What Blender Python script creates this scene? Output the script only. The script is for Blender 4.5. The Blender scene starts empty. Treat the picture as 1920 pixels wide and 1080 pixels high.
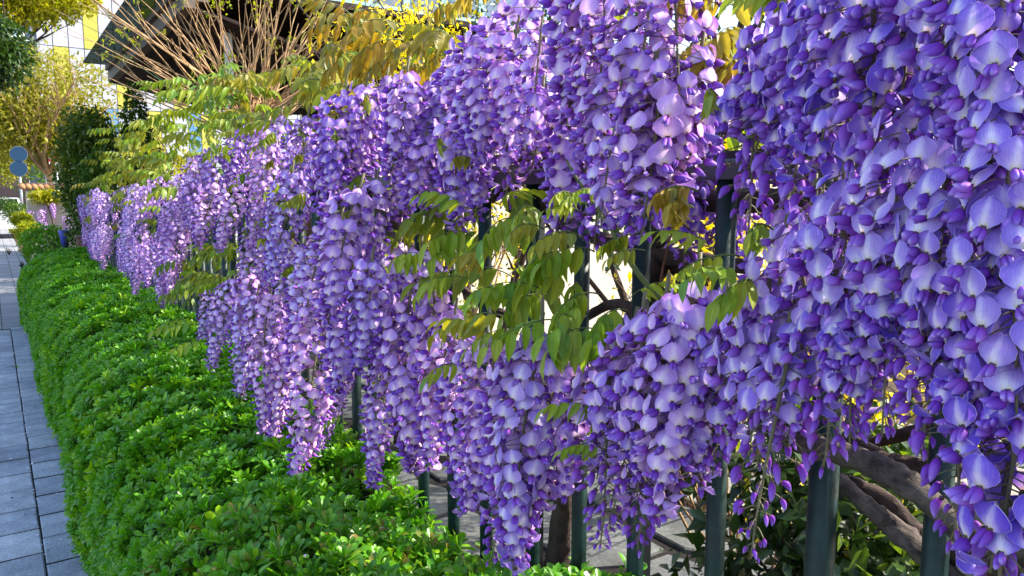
import bpy, math, random
import numpy as np
from mathutils import Vector, Matrix

random.seed(7)
RNG = np.random.default_rng(7)
S = bpy.context.scene
COL = S.collection
R = math.radians

# ------------------------------------------------------------------ camera, light, exposure
F = 1400.0                      # focal length in pixels of the 1920 px wide photograph
YAW, PITCH = R(34.7), R(6.9)
EYE = Vector((0.0, 0.0, 1.45))
FWD = Vector((math.sin(YAW)*math.cos(PITCH), math.cos(YAW)*math.cos(PITCH), -math.sin(PITCH)))
RGT = Vector((math.cos(YAW), -math.sin(YAW), 0))
UPV = RGT.cross(FWD)
cam_d = bpy.data.cameras.new('camera')
cam_d.lens = 36.0*F/1920.0
cam_d.clip_start = 0.02
cam_d.clip_end = 1500
cam = bpy.data.objects.new('camera', cam_d)
cam.matrix_world = Matrix(((RGT.x, UPV.x, -FWD.x, EYE.x), (RGT.y, UPV.y, -FWD.y, EYE.y), (RGT.z, UPV.z, -FWD.z, EYE.z), (0, 0, 0, 1)))
COL.objects.link(cam)
S.camera = cam

SUN_DIR = Vector((1.0, -0.50, 0.98)).normalized()    # from the scene towards the sun
W = bpy.data.worlds.new('World'); S.world = W; W.use_nodes = True
nt = W.node_tree; nt.nodes.clear()
sky = nt.nodes.new('ShaderNodeTexSky'); sky.sky_type = 'NISHITA'; sky.sun_disc = False
sky.sun_elevation = math.asin(SUN_DIR.z); sky.sun_rotation = math.atan2(SUN_DIR.x, SUN_DIR.y)
sky.air_density = 1.0; sky.dust_density = 1.5; sky.ozone_density = 1.0
bg = nt.nodes.new('ShaderNodeBackground'); bg.inputs[1].default_value = 0.15
wo = nt.nodes.new('ShaderNodeOutputWorld')
nt.links.new(sky.outputs[0], bg.inputs[0]); nt.links.new(bg.outputs[0], wo.inputs[0])
sd = bpy.data.lights.new('sun', 'SUN'); sd.energy = 3.3; sd.angle = R(0.6); sd.color = (1.0, 0.93, 0.80)
so = bpy.data.objects.new('sun', sd); so.rotation_euler = SUN_DIR.to_track_quat('Z', 'Y').to_euler(); so.location = (3, 0, 6)
COL.objects.link(so)
S.view_settings.view_transform = 'Standard'; S.view_settings.look = 'None'
S.view_settings.gamma = 1.0; S.view_settings.use_curve_mapping = False
S.view_settings.exposure = 1.72
S.render.engine = 'CYCLES'
S.cycles.use_denoising = True
S.cycles.max_bounces = 8; S.cycles.diffuse_bounces = 4; S.cycles.transmission_bounces = 6
S.cycles.transparent_max_bounces = 8; S.cycles.sample_clamp_indirect = 6
S.cycles.caustics_reflective = False; S.cycles.caustics_refractive = False

def P(px, py, X=None, Y=None, Z=None, D=None):
    """the point of the place that the photograph's pixel (px, py) shows, given one known coordinate or the depth"""
    d = FWD*F + RGT*(px-960) + UPV*(540-py)
    if X is not None: t = (X-EYE.x)/d.x
    elif Y is not None: t = (Y-EYE.y)/d.y
    elif Z is not None: t = (Z-EYE.z)/d.z
    else: t = D/F
    return EYE + d*t

def proj(p):
    v = Vector(p)-EYE
    z = v.dot(FWD)
    return (960+F*v.dot(RGT)/z, 540-F*v.dot(UPV)/z, z)

# ------------------------------------------------------------------ mesh helpers (numpy)
def mesh_np(name, V, T, A=None, mats=(), mi=None, smooth=True):
    """V (n,3), T (m,3) triangles or list of polygons, A (n,3) attribute 'look'"""
    me = bpy.data.meshes.new(name)
    V = np.asarray(V, dtype=np.float32)
    if isinstance(T, np.ndarray):
        n, m = len(V), len(T)
        me.vertices.add(n); me.vertices.foreach_set('co', V.ravel())
        me.loops.add(m*3); me.loops.foreach_set('vertex_index', T.astype(np.int32).ravel())
        me.polygons.add(m)
        me.polygons.foreach_set('loop_start', np.arange(0, m*3, 3, dtype=np.int32))
        me.polygons.foreach_set('loop_total', np.full(m, 3, dtype=np.int32))
    else:
        me.from_pydata([tuple(map(float, v)) for v in V], [], T)
    me.polygons.foreach_set('use_smooth', np.full(len(me.polygons), bool(smooth)))
    for m_ in mats: me.materials.append(m_)
    if mi is not None: me.polygons.foreach_set('material_index', np.asarray(mi, dtype=np.int32))
    if A is not None:
        at = me.attributes.new('look', 'FLOAT_COLOR', 'POINT')
        c = np.full((len(V), 4), .5, dtype=np.float32); A = np.asarray(A); c[:, :A.shape[1]] = A
        at.data.foreach_set('color', c.ravel())
    me.update(); me.validate()
    return me

class Tri:
    """a bag of triangles with a three channel attribute and a material slot"""
    def __init__(s): s.v = []; s.t = []; s.a = []; s.m = []; s.n = 0
    def add(s, V, T, A=None, m=0):
        V = np.asarray(V, dtype=float); T = np.asarray(T, dtype=int)
        if A is None: A = np.zeros((len(V), 4))
        A = np.asarray(A, dtype=float)
        if A.ndim == 1: A = np.tile(A, (len(V), 1))
        if A.shape[1] == 3: A = np.concatenate([A, np.full((len(A), 1), .5)], 1)
        s.v.append(V); s.t.append(T+s.n); s.a.append(A); s.m.append(np.full(len(T), m)); s.n += len(V)
        return s
    def arrays(s): return np.concatenate(s.v), np.concatenate(s.t), np.concatenate(s.a), np.concatenate(s.m)
    def mesh(s, name, mats, smooth=True):
        V, T, A, M = s.arrays(); return mesh_np(name, V, T, A, mats, M, smooth)

def link(name, me, parent=None, loc=None, M=None, color=None):
    o = bpy.data.objects.new(name, me); COL.objects.link(o)
    if M is not None: o.matrix_world = M
    if loc is not None: o.location = loc
    if parent is not None: o.parent = parent
    if color is not None: o.color = (color[0], color[1], color[2], 1)
    return o

def tag(o, label=None, cat=None, group=None, kind=None):
    if label: o['label'] = label
    if cat: o['category'] = cat
    if group: o['group'] = group
    if kind: o['kind'] = kind
    return o

def empty(name, loc, label=None, cat=None, group=None, kind=None):
    o = bpy.data.objects.new(name, None); COL.objects.link(o); o.location = loc; o.empty_display_size = .1
    return tag(o, label, cat, group, kind)

def sub(name, me, parent, color=None, kind=None):
    """a part whose mesh was modelled in world coordinates, under a parent placed without rotation"""
    o = link(name, me, parent, color=color)
    p = parent; off = Vector((0, 0, 0))
    while p is not None: off += p.location; p = p.parent
    o.location = -off
    if kind: o['kind'] = kind
    return o

def rotx(a):
    c, s_ = np.cos(a), np.sin(a); z = np.zeros_like(c); o = np.ones_like(c)
    return np.stack([np.stack([o, z, z], -1), np.stack([z, c, -s_], -1), np.stack([z, s_, c], -1)], -2)
def roty(a):
    c, s_ = np.cos(a), np.sin(a); z = np.zeros_like(c); o = np.ones_like(c)
    return np.stack([np.stack([c, z, s_], -1), np.stack([z, o, z], -1), np.stack([-s_, z, c], -1)], -2)
def rotz(a):
    c, s_ = np.cos(a), np.sin(a); z = np.zeros_like(c); o = np.ones_like(c)
    return np.stack([np.stack([c, -s_, z], -1), np.stack([s_, c, z], -1), np.stack([z, z, o], -1)], -2)

def bake(bag, tmpl, Rm, L, S_, b=None, m=None):
    """many copies of one template (V,T,A,M) joined into the bag; b sets the third attribute per copy"""
    V, T, A, M = tmpl
    Rm = np.asarray(Rm); L = np.asarray(L); S_ = np.asarray(S_, dtype=float).reshape(-1, 1, 1)
    n = len(L)
    if n == 0: return
    VV = (V[None]@np.swapaxes(Rm, 1, 2))*S_ + L[:, None]
    TT = T[None] + (np.arange(n)*len(V))[:, None, None]
    if A.shape[1] == 3: A = np.concatenate([A, np.full((len(A), 1), .5)], 1)
    AA = np.repeat(A[None], n, 0).copy()
    if b is not None: AA[:, :, 2] = np.asarray(b)[:, None]
    bag.v.append(VV.reshape(-1, 3)); bag.t.append(TT.reshape(-1, 3)+bag.n); bag.a.append(AA.reshape(-1, 4))
    bag.m.append(np.tile(M if m is None else np.full(len(T), m), n)); bag.n += n*len(V)

def grid_tris(nu, nv):
    t = []
    for j in range(nv):
        for i in range(nu):
            a = j*(nu+1)+i
            t += [(a, a+1, a+nu+2), (a, a+nu+2, a+nu+1)]
    return np.array(t)

def tube(path, radii, sides=6, cap=True, A=(0, 0, 0)):
    """swept tube along a path, returns V,T,A"""
    path = [Vector(p) for p in path]; n = len(path)
    V = []; up = Vector((.13, .31, .94)).normalized()
    for i, p in enumerate(path):
        d = (path[min(i+1, n-1)]-path[max(i-1, 0)])
        if d.length < 1e-9: d = Vector((0, 0, 1))
        d.normalize()
        a = d.cross(up)
        if a.length < .05: a = d.cross(Vector((1, 0, 0)))
        a.normalize(); b = d.cross(a)
        r = radii[i] if hasattr(radii, '__len__') else radii
        for k in range(sides):
            th = 2*math.pi*k/sides
            V.append(p + a*(r*math.cos(th)) + b*(r*math.sin(th)))
    T = []
    for i in range(n-1):
        for k in range(sides):
            q = i*sides+k; w = i*sides+(k+1) % sides
            T += [(q, w, w+sides), (q, w+sides, q+sides)]
    if cap:
        V.append(path[0]); V.append(path[-1]); c0 = n*sides; c1 = c0+1
        for k in range(sides):
            T.append((c0, (k+1) % sides, k)); T.append((c1, (n-1)*sides+k, (n-1)*sides+(k+1) % sides))
    V = np.array([tuple(v) for v in V])
    return V, np.array(T), np.tile(np.array(A, float), (len(V), 1))

def smooth_path(pts, n=8):
    pts = [Vector(p) for p in pts]; out = []
    for i in range(len(pts)-1):
        p0 = pts[max(i-1, 0)]; p1 = pts[i]; p2 = pts[i+1]; p3 = pts[min(i+2, len(pts)-1)]
        for k in range(n):
            t = k/n
            out.append(.5*((2*p1)+(p2-p0)*t+(2*p0-5*p1+4*p2-p3)*t*t+(-p0+3*p1-3*p2+p3)*t**3))
    out.append(pts[-1]); return out

def box(x0, x1, y0, y1, z0, z1, bev=0.0):
    if bev <= 0:
        V = [(x0,y0,z0),(x1,y0,z0),(x1,y1,z0),(x0,y1,z0),(x0,y0,z1),(x1,y0,z1),(x1,y1,z1),(x0,y1,z1)]
        Q = [(0,3,2,1),(4,5,6,7),(0,1,5,4),(1,2,6,5),(2,3,7,6),(3,0,4,7)]
    else:
        b = bev
        V = [(x0,y0,z0),(x1,y0,z0),(x1,y1,z0),(x0,y1,z0),(x0,y0,z1-b),(x1,y0,z1-b),(x1,y1,z1-b),(x0,y1,z1-b),
             (x0+b,y0+b,z1),(x1-b,y0+b,z1),(x1-b,y1-b,z1),(x0+b,y1-b,z1)]
        Q = [(0,3,2,1),(8,9,10,11)]
        for i in range(4):
            j = (i+1) % 4; Q += [(i, j, j+4, i+4), (i+4, j+4, j+8, i+8)]
    T = []
    for q in Q: T += [(q[0], q[1], q[2]), (q[0], q[2], q[3])]
    return np.array(V, float), np.array(T)

def beam(a, b, w, h):
    """square bar from a to b"""
    a = Vector(a); b = Vector(b); d = (b-a).normalized()
    s_ = d.cross(Vector((0, 0, 1)))
    if s_.length < .05: s_ = Vector((1, 0, 0))
    s_.normalize(); u = s_.cross(d)
    V = []
    for p in (a, b):
        for i, j in ((-1, -1), (1, -1), (1, 1), (-1, 1)): V.append(tuple(p+s_*(i*w/2)+u*(j*h/2)))
    Q = [(0,3,2,1),(4,5,6,7),(0,1,5,4),(1,2,6,5),(2,3,7,6),(3,0,4,7)]
    T = []
    for q in Q: T += [(q[0], q[1], q[2]), (q[0], q[2], q[3])]
    return np.array(V), np.array(T)

# ------------------------------------------------------------------ materials
def new_mat(name):
    m = bpy.data.materials.new(name); m.use_nodes = True
    n = m.node_tree; n.nodes.clear()
    return m, n, n.nodes, n.links

def ramp(nd, stops):
    r = nd.new('ShaderNodeValToRGB'); e = r.color_ramp.elements
    while len(e) < len(stops): e.new(.5)
    for k, (p, c) in enumerate(stops): e[k].position = p; e[k].color = (c[0], c[1], c[2], 1)
    return r

def mixrgb(nd, ln, mode, f, a, b):
    x = nd.new('ShaderNodeMix'); x.data_type = 'RGBA'; x.blend_type = mode; x.clamp_factor = True
    for sock, val in ((x.inputs[0], f), (x.inputs[6], a), (x.inputs[7], b)):
        if isinstance(val, (int, float)): sock.default_value = val
        elif isinstance(val, tuple): sock.default_value = (val[0], val[1], val[2], 1)
        else: ln.new(val, sock)
    return x.outputs[2]

def mathn(nd, ln, op, a, b=None, clamp=False):
    x = nd.new('ShaderNodeMath'); x.operation = op; x.use_clamp = clamp
    for k, v in ((0, a), (1, b)):
        if v is None: continue
        if isinstance(v, (int, float)): x.inputs[k].default_value = v
        else: ln.new(v, x.inputs[k])
    return x.outputs[0]

def noise(nd, ln, scale, detail=3, rough=.55, vec=None, kind='Object'):
    t = nd.new('ShaderNodeTexNoise'); t.inputs['Scale'].default_value = scale
    t.inputs['Detail'].default_value = detail; t.inputs['Roughness'].default_value = rough
    if vec is None:
        tc = nd.new('ShaderNodeTexCoord'); vec = tc.outputs[kind]
    ln.new(vec, t.inputs['Vector']); return t.outputs['Fac']

def bump(nd, ln, h, strength, dist):
    b = nd.new('ShaderNodeBump'); b.inputs['Strength'].default_value = strength; b.inputs['Distance'].default_value = dist
    ln.new(h, b.inputs['Height']); return b.outputs[0]

def solid(name, col, rough=.6, spec=.4, var=.12, scale=20, bmp=0, bscale=80, metal=0, kind='Object'):
    m, n, nd, ln = new_mat(name)
    f = noise(nd, ln, scale, 4, .6, kind=kind)
    lo = tuple(c*(1-var) for c in col); hi = tuple(min(1, c*(1+var)) for c in col)
    rp = ramp(nd, [(.3, lo), (.7, hi)]); ln.new(f, rp.inputs[0])
    p = nd.new('ShaderNodeBsdfPrincipled'); ln.new(rp.outputs[0], p.inputs['Base Color'])
    p.inputs['Roughness'].default_value = rough; p.inputs['Specular IOR Level'].default_value = spec
    p.inputs['Metallic'].default_value = metal
    if bmp: ln.new(bump(nd, ln, noise(nd, ln, bscale, 4, .6, kind=kind), bmp, .004), p.inputs['Normal'])
    o = nd.new('ShaderNodeOutputMaterial'); ln.new(p.outputs[0], o.inputs[0]); return m

def leaf_material(name, cols, rough=.45, trans=.35, spec=.35, vein=True, transcol=1.35):
    """cols: colours picked by the per-leaf random value; object colour r picks towards the second list"""
    m, n, nd, ln = new_mat(name)
    at = nd.new('ShaderNodeAttribute'); at.attribute_name = 'look'
    sp = nd.new('ShaderNodeSeparateColor'); ln.new(at.outputs['Color'], sp.inputs[0])
    oi = nd.new('ShaderNodeObjectInfo')
    rnd = mathn(nd, ln, 'FRACT', mathn(nd, ln, 'ADD', sp.outputs[2], oi.outputs['Random']))
    a = ramp(nd, [(k/(len(cols[0])-1), c) for k, c in enumerate(cols[0])]); ln.new(rnd, a.inputs[0])
    c = a.outputs[0]
    if len(cols) > 1:
        b = ramp(nd, [(k/(len(cols[1])-1), c_) for k, c_ in enumerate(cols[1])]); ln.new(rnd, b.inputs[0])
        oc = nd.new('ShaderNodeSeparateColor'); ln.new(oi.outputs['Color'], oc.inputs[0])
        c = mixrgb(nd, ln, 'MIX', oc.outputs[0], c, b.outputs[0])
        c = mixrgb(nd, ln, 'MIX', oc.outputs[1], c, mixrgb(nd, ln, 'MULTIPLY', 1.0, c, (.50, .56, .55)))   # darkens crest and inner leaves, standing in for weaker light
    if vein:   # midrib and side veins from the leaf's own coordinates (r across, g along)
        ax = mathn(nd, ln, 'ABSOLUTE', mathn(nd, ln, 'SUBTRACT', sp.outputs[0], .5))
        mid = mathn(nd, ln, 'LESS_THAN', ax, .035)
        w = mathn(nd, ln, 'SUBTRACT', mathn(nd, ln, 'MULTIPLY', sp.outputs[1], 9.0), mathn(nd, ln, 'MULTIPLY', ax, 5.0))
        side = mathn(nd, ln, 'LESS_THAN', mathn(nd, ln, 'FRACT', w), .13)
        c = mixrgb(nd, ln, 'MIX', mathn(nd, ln, 'MULTIPLY', side, .22), c, mixrgb(nd, ln, 'MULTIPLY', 1.0, c, (1.7, 1.6, 1.5)))
        c = mixrgb(nd, ln, 'MIX', mathn(nd, ln, 'MULTIPLY', mid, .45), c, mixrgb(nd, ln, 'MULTIPLY', 1.0, c, (2.0, 1.8, 1.8)))
    f = noise(nd, ln, 60, 3, .6)
    c = mixrgb(nd, ln, 'MULTIPLY', .5, c, ramp_out(nd, ln, f, [(.3, (.75, .75, .75)), (.7, (1.15, 1.15, 1.15))]))
    p = nd.new('ShaderNodeBsdfPrincipled'); ln.new(c, p.inputs['Base Color'])
    p.inputs['Roughness'].default_value = rough; p.inputs['Specular IOR Level'].default_value = spec
    t = nd.new('ShaderNodeBsdfTranslucent')
    ln.new(mixrgb(nd, ln, 'MULTIPLY', 1.0, c, (transcol*1.15, transcol*1.1, transcol*.5)), t.inputs[0])
    mx = nd.new('ShaderNodeMixShader'); mx.inputs[0].default_value = trans
    ln.new(p.outputs[0], mx.inputs[1]); ln.new(t.outputs[0], mx.inputs[2])
    o = nd.new('ShaderNodeOutputMaterial'); ln.new(mx.outputs[0], o.inputs[0]); return m

def ramp_out(nd, ln, f, stops):
    r = ramp(nd, stops); ln.new(f, r.inputs[0]); return r.outputs[0]

def petal_material():
    """look = (distance from the claw of the banner, part: 0 banner / .5 wings and buds / 1 calyx, random)"""
    m, n, nd, ln = new_mat('wisteria_petal')
    at = nd.new('ShaderNodeAttribute'); at.attribute_name = 'look'
    sp = nd.new('ShaderNodeSeparateColor'); ln.new(at.outputs['Color'], sp.inputs[0])
    r, g, b = sp.outputs[0], sp.outputs[1], sp.outputs[2]
    oi = nd.new('ShaderNodeObjectInfo')
    oc = nd.new('ShaderNodeSeparateColor'); ln.new(oi.outputs['Color'], oc.inputs[0])
    rnd = mathn(nd, ln, 'FRACT', mathn(nd, ln, 'ADD', b, oi.outputs['Random']))
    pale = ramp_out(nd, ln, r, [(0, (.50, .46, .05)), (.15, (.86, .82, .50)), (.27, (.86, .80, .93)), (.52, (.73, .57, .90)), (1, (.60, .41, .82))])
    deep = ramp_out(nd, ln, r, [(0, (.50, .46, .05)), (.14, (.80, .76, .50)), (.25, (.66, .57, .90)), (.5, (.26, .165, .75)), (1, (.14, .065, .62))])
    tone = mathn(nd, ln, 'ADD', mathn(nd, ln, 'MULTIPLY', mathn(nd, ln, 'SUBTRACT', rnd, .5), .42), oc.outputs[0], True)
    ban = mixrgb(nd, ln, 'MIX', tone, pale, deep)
    # pale streak up the middle, fine veins fanning out from the claw, thin pale rim
    ac = mathn(nd, ln, 'ABSOLUTE', mathn(nd, ln, 'SUBTRACT', at.outputs['Alpha'], .5))
    streak = mathn(nd, ln, 'MULTIPLY', mathn(nd, ln, 'SUBTRACT', 1.0, mathn(nd, ln, 'MULTIPLY', ac, 6.5), True), mathn(nd, ln, 'SUBTRACT', 1.15, r, True), True)
    ban = mixrgb(nd, ln, 'MIX', streak, ban, (.93, .90, .95))
    lobe = mathn(nd, ln, 'MULTIPLY', mathn(nd, ln, 'MULTIPLY', mathn(nd, ln, 'SUBTRACT', ac, .10, True), 2.2, True), .6, True)
    ban = mixrgb(nd, ln, 'MIX', lobe, ban, mixrgb(nd, ln, 'MULTIPLY', 1.0, ban, (.62, .56, .88)))
    vn = mathn(nd, ln, 'GREATER_THAN', mathn(nd, ln, 'SINE', mathn(nd, ln, 'MULTIPLY', ac, 70.0)), .55)
    ban = mixrgb(nd, ln, 'MIX', mathn(nd, ln, 'MULTIPLY', vn, .42), ban, mixrgb(nd, ln, 'MULTIPLY', 1.0, ban, (.72, .66, .92)))
    rimf = mathn(nd, ln, 'MULTIPLY', mathn(nd, ln, 'SUBTRACT', mathn(nd, ln, 'MULTIPLY', g, 5.0), .45, True), 1.6, True)
    ban = mixrgb(nd, ln, 'MIX', rimf, ban, mixrgb(nd, ln, 'MIX', .75, ban, (.92, .84, .98)))
    ban = mixrgb(nd, ln, 'MIX', mathn(nd, ln, 'MULTIPLY', oc.outputs[1], .8), ban, mixrgb(nd, ln, 'MULTIPLY', 1.0, ban, (1.28, .90, .90)))
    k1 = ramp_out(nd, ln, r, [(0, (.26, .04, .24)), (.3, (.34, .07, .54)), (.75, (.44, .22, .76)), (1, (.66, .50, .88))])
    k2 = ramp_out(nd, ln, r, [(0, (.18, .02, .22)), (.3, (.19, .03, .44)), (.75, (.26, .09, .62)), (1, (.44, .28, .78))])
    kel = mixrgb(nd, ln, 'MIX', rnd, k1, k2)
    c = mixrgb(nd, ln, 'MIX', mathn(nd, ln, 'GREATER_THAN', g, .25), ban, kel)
    cal = mixrgb(nd, ln, 'MIX', rnd, (.12, .06, .09), (.13, .11, .04))
    c = mixrgb(nd, ln, 'MIX', mathn(nd, ln, 'GREATER_THAN', g, .75), c, cal)
    f = noise(nd, ln, 160, 3, .6)
    c = mixrgb(nd, ln, 'MULTIPLY', .6, c, ramp_out(nd, ln, f, [(.25, (.78, .74, .86)), (.75, (1.12, 1.12, 1.05))]))
    p = nd.new('ShaderNodeBsdfPrincipled'); ln.new(c, p.inputs['Base Color'])
    p.inputs['Roughness'].default_value = .58; p.inputs['Specular IOR Level'].default_value = .22
    ln.new(bump(nd, ln, noise(nd, ln, 420, 2, .5), .12, .001), p.inputs['Normal'])
    t = nd.new('ShaderNodeBsdfTranslucent'); ln.new(mixrgb(nd, ln, 'MULTIPLY', 1.0, c, (1.1, .85, 1.15)), t.inputs[0])
    mx = nd.new('ShaderNodeMixShader'); mx.inputs[0].default_value = .19
    ln.new(p.outputs[0], mx.inputs[1]); ln.new(t.outputs[0], mx.inputs[2])
    o = nd.new('ShaderNodeOutputMaterial'); ln.new(mx.outputs[0], o.inputs[0]); return m

def bark_material(name, lo, hi, scale=26, bmp=.9):
    m, n, nd, ln = new_mat(name)
    tc = nd.new('ShaderNodeTexCoord')
    f = noise(nd, ln, scale, 6, .7, tc.outputs['Object'])
    f2 = noise(nd, ln, scale*.2, 3, .5, tc.outputs['Object'])
    c = ramp_out(nd, ln, f, [(.3, lo), (.52, tuple((a+b)/2 for a, b in zip(lo, hi))), (.75, hi)])
    c = mixrgb(nd, ln, 'MULTIPLY', .7, c, ramp_out(nd, ln, f2, [(.3, (.6, .6, .6)), (.7, (1.2, 1.15, 1.1))]))
    p = nd.new('ShaderNodeBsdfPrincipled'); ln.new(c, p.inputs['Base Color'])
    p.inputs['Roughness'].default_value = .85; p.inputs['Specular IOR Level'].default_value = .25
    mp = nd.new('ShaderNodeMapping'); ln.new(tc.outputs['Object'], mp.inputs[0]); mp.inputs['Scale'].default_value = (1, .25, 1)
    ln.new(bump(nd, ln, noise(nd, ln, scale*3, 5, .7, mp.outputs[0]), bmp, .006), p.inputs['Normal'])
    o = nd.new('ShaderNodeOutputMaterial'); ln.new(p.outputs[0], o.inputs[0]); return m

def stone_material(name, lo, hi, scale=9, rough=.85, spec=.3):
    m, n, nd, ln = new_mat(name)
    oi = nd.new('ShaderNodeObjectInfo')
    f = noise(nd, ln, scale, 6, .65, kind='Object'); f2 = noise(nd, ln, scale*14, 3, .6)
    c = ramp_out(nd, ln, f, [(.3, lo), (.7, hi)])
    c = mixrgb(nd, ln, 'MULTIPLY', .8, c, ramp_out(nd, ln, oi.outputs['Random'], [(0, (.78, .79, .84)), (1, (1.2, 1.17, 1.12))]))
    c = mixrgb(nd, ln, 'MULTIPLY', .8, c, ramp_out(nd, ln, f2, [(.32, (.62, .62, .62)), (.5, (1, 1, 1)), (.7, (1.22, 1.22, 1.22))]))
    geo = nd.new('ShaderNodeNewGeometry')
    st = noise(nd, ln, 1.7, 4, .6, geo.outputs['Position'])
    c = mixrgb(nd, ln, 'MULTIPLY', .7, c, ramp_out(nd, ln, st, [(.38, (.62, .63, .66)), (.55, (1.05, 1.05, 1.05))]))
    p = nd.new('ShaderNodeBsdfPrincipled'); ln.new(c, p.inputs['Base Color'])
    p.inputs['Roughness'].default_value = rough; p.inputs['Specular IOR Level'].default_value = spec
    ln.new(bump(nd, ln, f2, .5, .003), p.inputs['Normal'])
    o = nd.new('ShaderNodeOutputMaterial'); ln.new(p.outputs[0], o.inputs[0]); return m

M = {}
M['petal'] = petal_material()
M['green_stem'] = solid('green_stem', (.10, .13, .035), .55, .3, .3, 40)
M['stalk'] = solid('flower_stalk', (.17, .15, .08), .6, .3, .3, 40)
M['red_stem'] = solid('reddish_stem', (.13, .05, .03), .55, .3, .3, 30)
M['wleaf'] = leaf_material('wisteria_leaf', [[(.19, .36, .02), (.27, .42, .025), (.35, .42, .035), (.14, .32, .05)],
                                              [(.36, .19, .02), (.46, .27, .025), (.36, .26, .025), (.30, .27, .07)]], .42, .42)
M['hedge'] = leaf_material('hedge_leaf', [[(.06, .23, .006), (.10, .33, .008), (.26, .46, .010), (.09, .29, .010), (.07, .25, .008), (.12, .34, .010), (.08, .27, .008), (.16, .38, .012), (.07, .24, .008), (.30, .19, .05)]], .36, .32, .5, vein=False, transcol=1.5)
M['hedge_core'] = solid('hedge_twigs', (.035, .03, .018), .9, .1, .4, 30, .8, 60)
M['bark'] = bark_material('vine_bark', (.028, .021, .019), (.19, .155, .135), 48, 1.0)
M['dark_bark'] = bark_material('dark_bark', (.03, .02, .018), (.12, .08, .065))
M['tan_bark'] = bark_material('tan_bark', (.24, .13, .06), (.62, .43, .24), 20)
M['iron'] = solid('green_painted_iron', (.004, .020, .017), .45, .35, .7, 26, .3, 90)
M['black_iron'] = solid('black_painted_iron', (.012, .014, .016), .38, .5, .2, 14, .1, 120)
M['paver'] = stone_material('grey_paver', (.27, .29, .33), (.46, .49, .54), 7)
M['joint'] = solid('joint_sand', (.022, .02, .019), .95, .1, .4, 60, .6, 200)
M['flag'] = stone_material('flagstone', (.065, .07, .068), (.15, .155, .148), 4)  # dark stone colour stands in for shade on the garden paving
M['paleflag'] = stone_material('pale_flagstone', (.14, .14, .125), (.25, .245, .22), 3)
M['concrete'] = stone_material('concrete', (.24, .21, .17), (.42, .38, .31), 6)
M['cream'] = solid('cream_render', (.60, .54, .43), .9, .2, .08, 3, .3, 60)
M['soil'] = solid('soil', (.07, .05, .03), .95, .1, .4, 12, .8, 60)
M['asphalt'] = solid('asphalt', (.055, .055, .058), .9, .2, .2, 20, .4, 200)

# ------------------------------------------------------------------ ground, path, paving
def plane_obj(name, x0, x1, y0, y1, z, mat, label, cat=None, n=1):
    V = [(x0, y0, z), (x1, y0, z), (x1, y1, z), (x0, y1, z)]
    o = link(name, mesh_np(name, V, [(0, 1, 2, 3)], mats=(mat,), smooth=False))
    tag(o, label, kind='structure'); return o

plane_obj('ground', -400, 400, -200, 800, -.012, M['soil'], 'brown soil of the street bed and the gardens')
plane_obj('road', -11, -1.95, -60, 400, -.008, M['asphalt'], 'dark asphalt road beyond the edge of the pavement')
b = Tri(); b.add(*box(-1.95, -1.80, -20, 200, -.1, .10, .015))
tag(link('kerb', b.mesh('kerb', (M['concrete'],), False)), 'concrete kerb along the outer edge of the pavement', kind='structure')

def paver_mat_far():
    m, n, nd, ln = new_mat('paving_far')
    tc = nd.new('ShaderNodeTexCoord')
    mp = nd.new('ShaderNodeMapping'); ln.new(tc.outputs['Object'], mp.inputs[0]); mp.inputs['Rotation'].default_value = (0, 0, R(90))
    br = nd.new('ShaderNodeTexBrick'); ln.new(mp.outputs[0], br.inputs['Vector'])
    br.inputs['Scale'].default_value = 1.0; br.inputs['Brick Width'].default_value = .285; br.inputs['Row Height'].default_value = .22
    br.inputs['Mortar Size'].default_value = .006; br.inputs['Color1'].default_value = (.20, .205, .22, 1); br.inputs['Color2'].default_value = (.30, .30, .32, 1)
    br.inputs['Mortar'].default_value = (.04, .04, .04, 1)
    p = nd.new('ShaderNodeBsdfPrincipled'); ln.new(br.outputs[0], p.inputs['Base Color']); p.inputs['Roughness'].default_value = .85
    o = nd.new('ShaderNodeOutputMaterial'); ln.new(p.outputs[0], o.inputs[0]); return m
walk = empty('sidewalk', (0, 0, 0), 'grey paved pavement running away beside the clipped hedge', kind='structure')
b = Tri(); b.add(*box(-1.80, .30, -3.0, 9.9, -.03, .0035))
sub('joint_bed', b.mesh('joint_bed', (M['joint'],), False), walk)
b = Tri(); b.add(*box(-1.80, .55, 9.9, 60, -.03, .002))
sub('far_paving', b.mesh('far_paving', (paver_mat_far(),), False), walk)
PW, PL = .205, .275
pm = []
for k in range(8):
    V, T = box(-PW/2+.003, PW/2-.003, -PL/2+.0085, PL/2-.0085, -.02, .008, .005)
    rr = np.random.default_rng(k); V = V.copy()
    V[8:, 2] += rr.uniform(-.0012, .0012, 4); V[8:, :2] += rr.uniform(-.0012, .0012, (4, 2))
    bb = Tri(); bb.add(V, T); pm.append(bb.mesh('paver', (M['paver'],), False))
SEAM = .078
for c in range(-7, 2):
    w = PW
    x = SEAM + PW*(c+.5)
    k = 0; y = -.9 + (c % 2)*PL*.45
    if c < -3: y0max = 6
    else: y0max = 9.85
    while y < y0max:
        o = link('paver', pm[random.randrange(8)], walk, loc=(x+random.uniform(-.0015, .0015), y, random.uniform(-.002, .002)))
        o.rotation_euler = (random.uniform(-.005, .005), random.uniform(-.006, .006), random.choice((0, math.pi))+random.uniform(-.006, .006))
        y += PL
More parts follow.
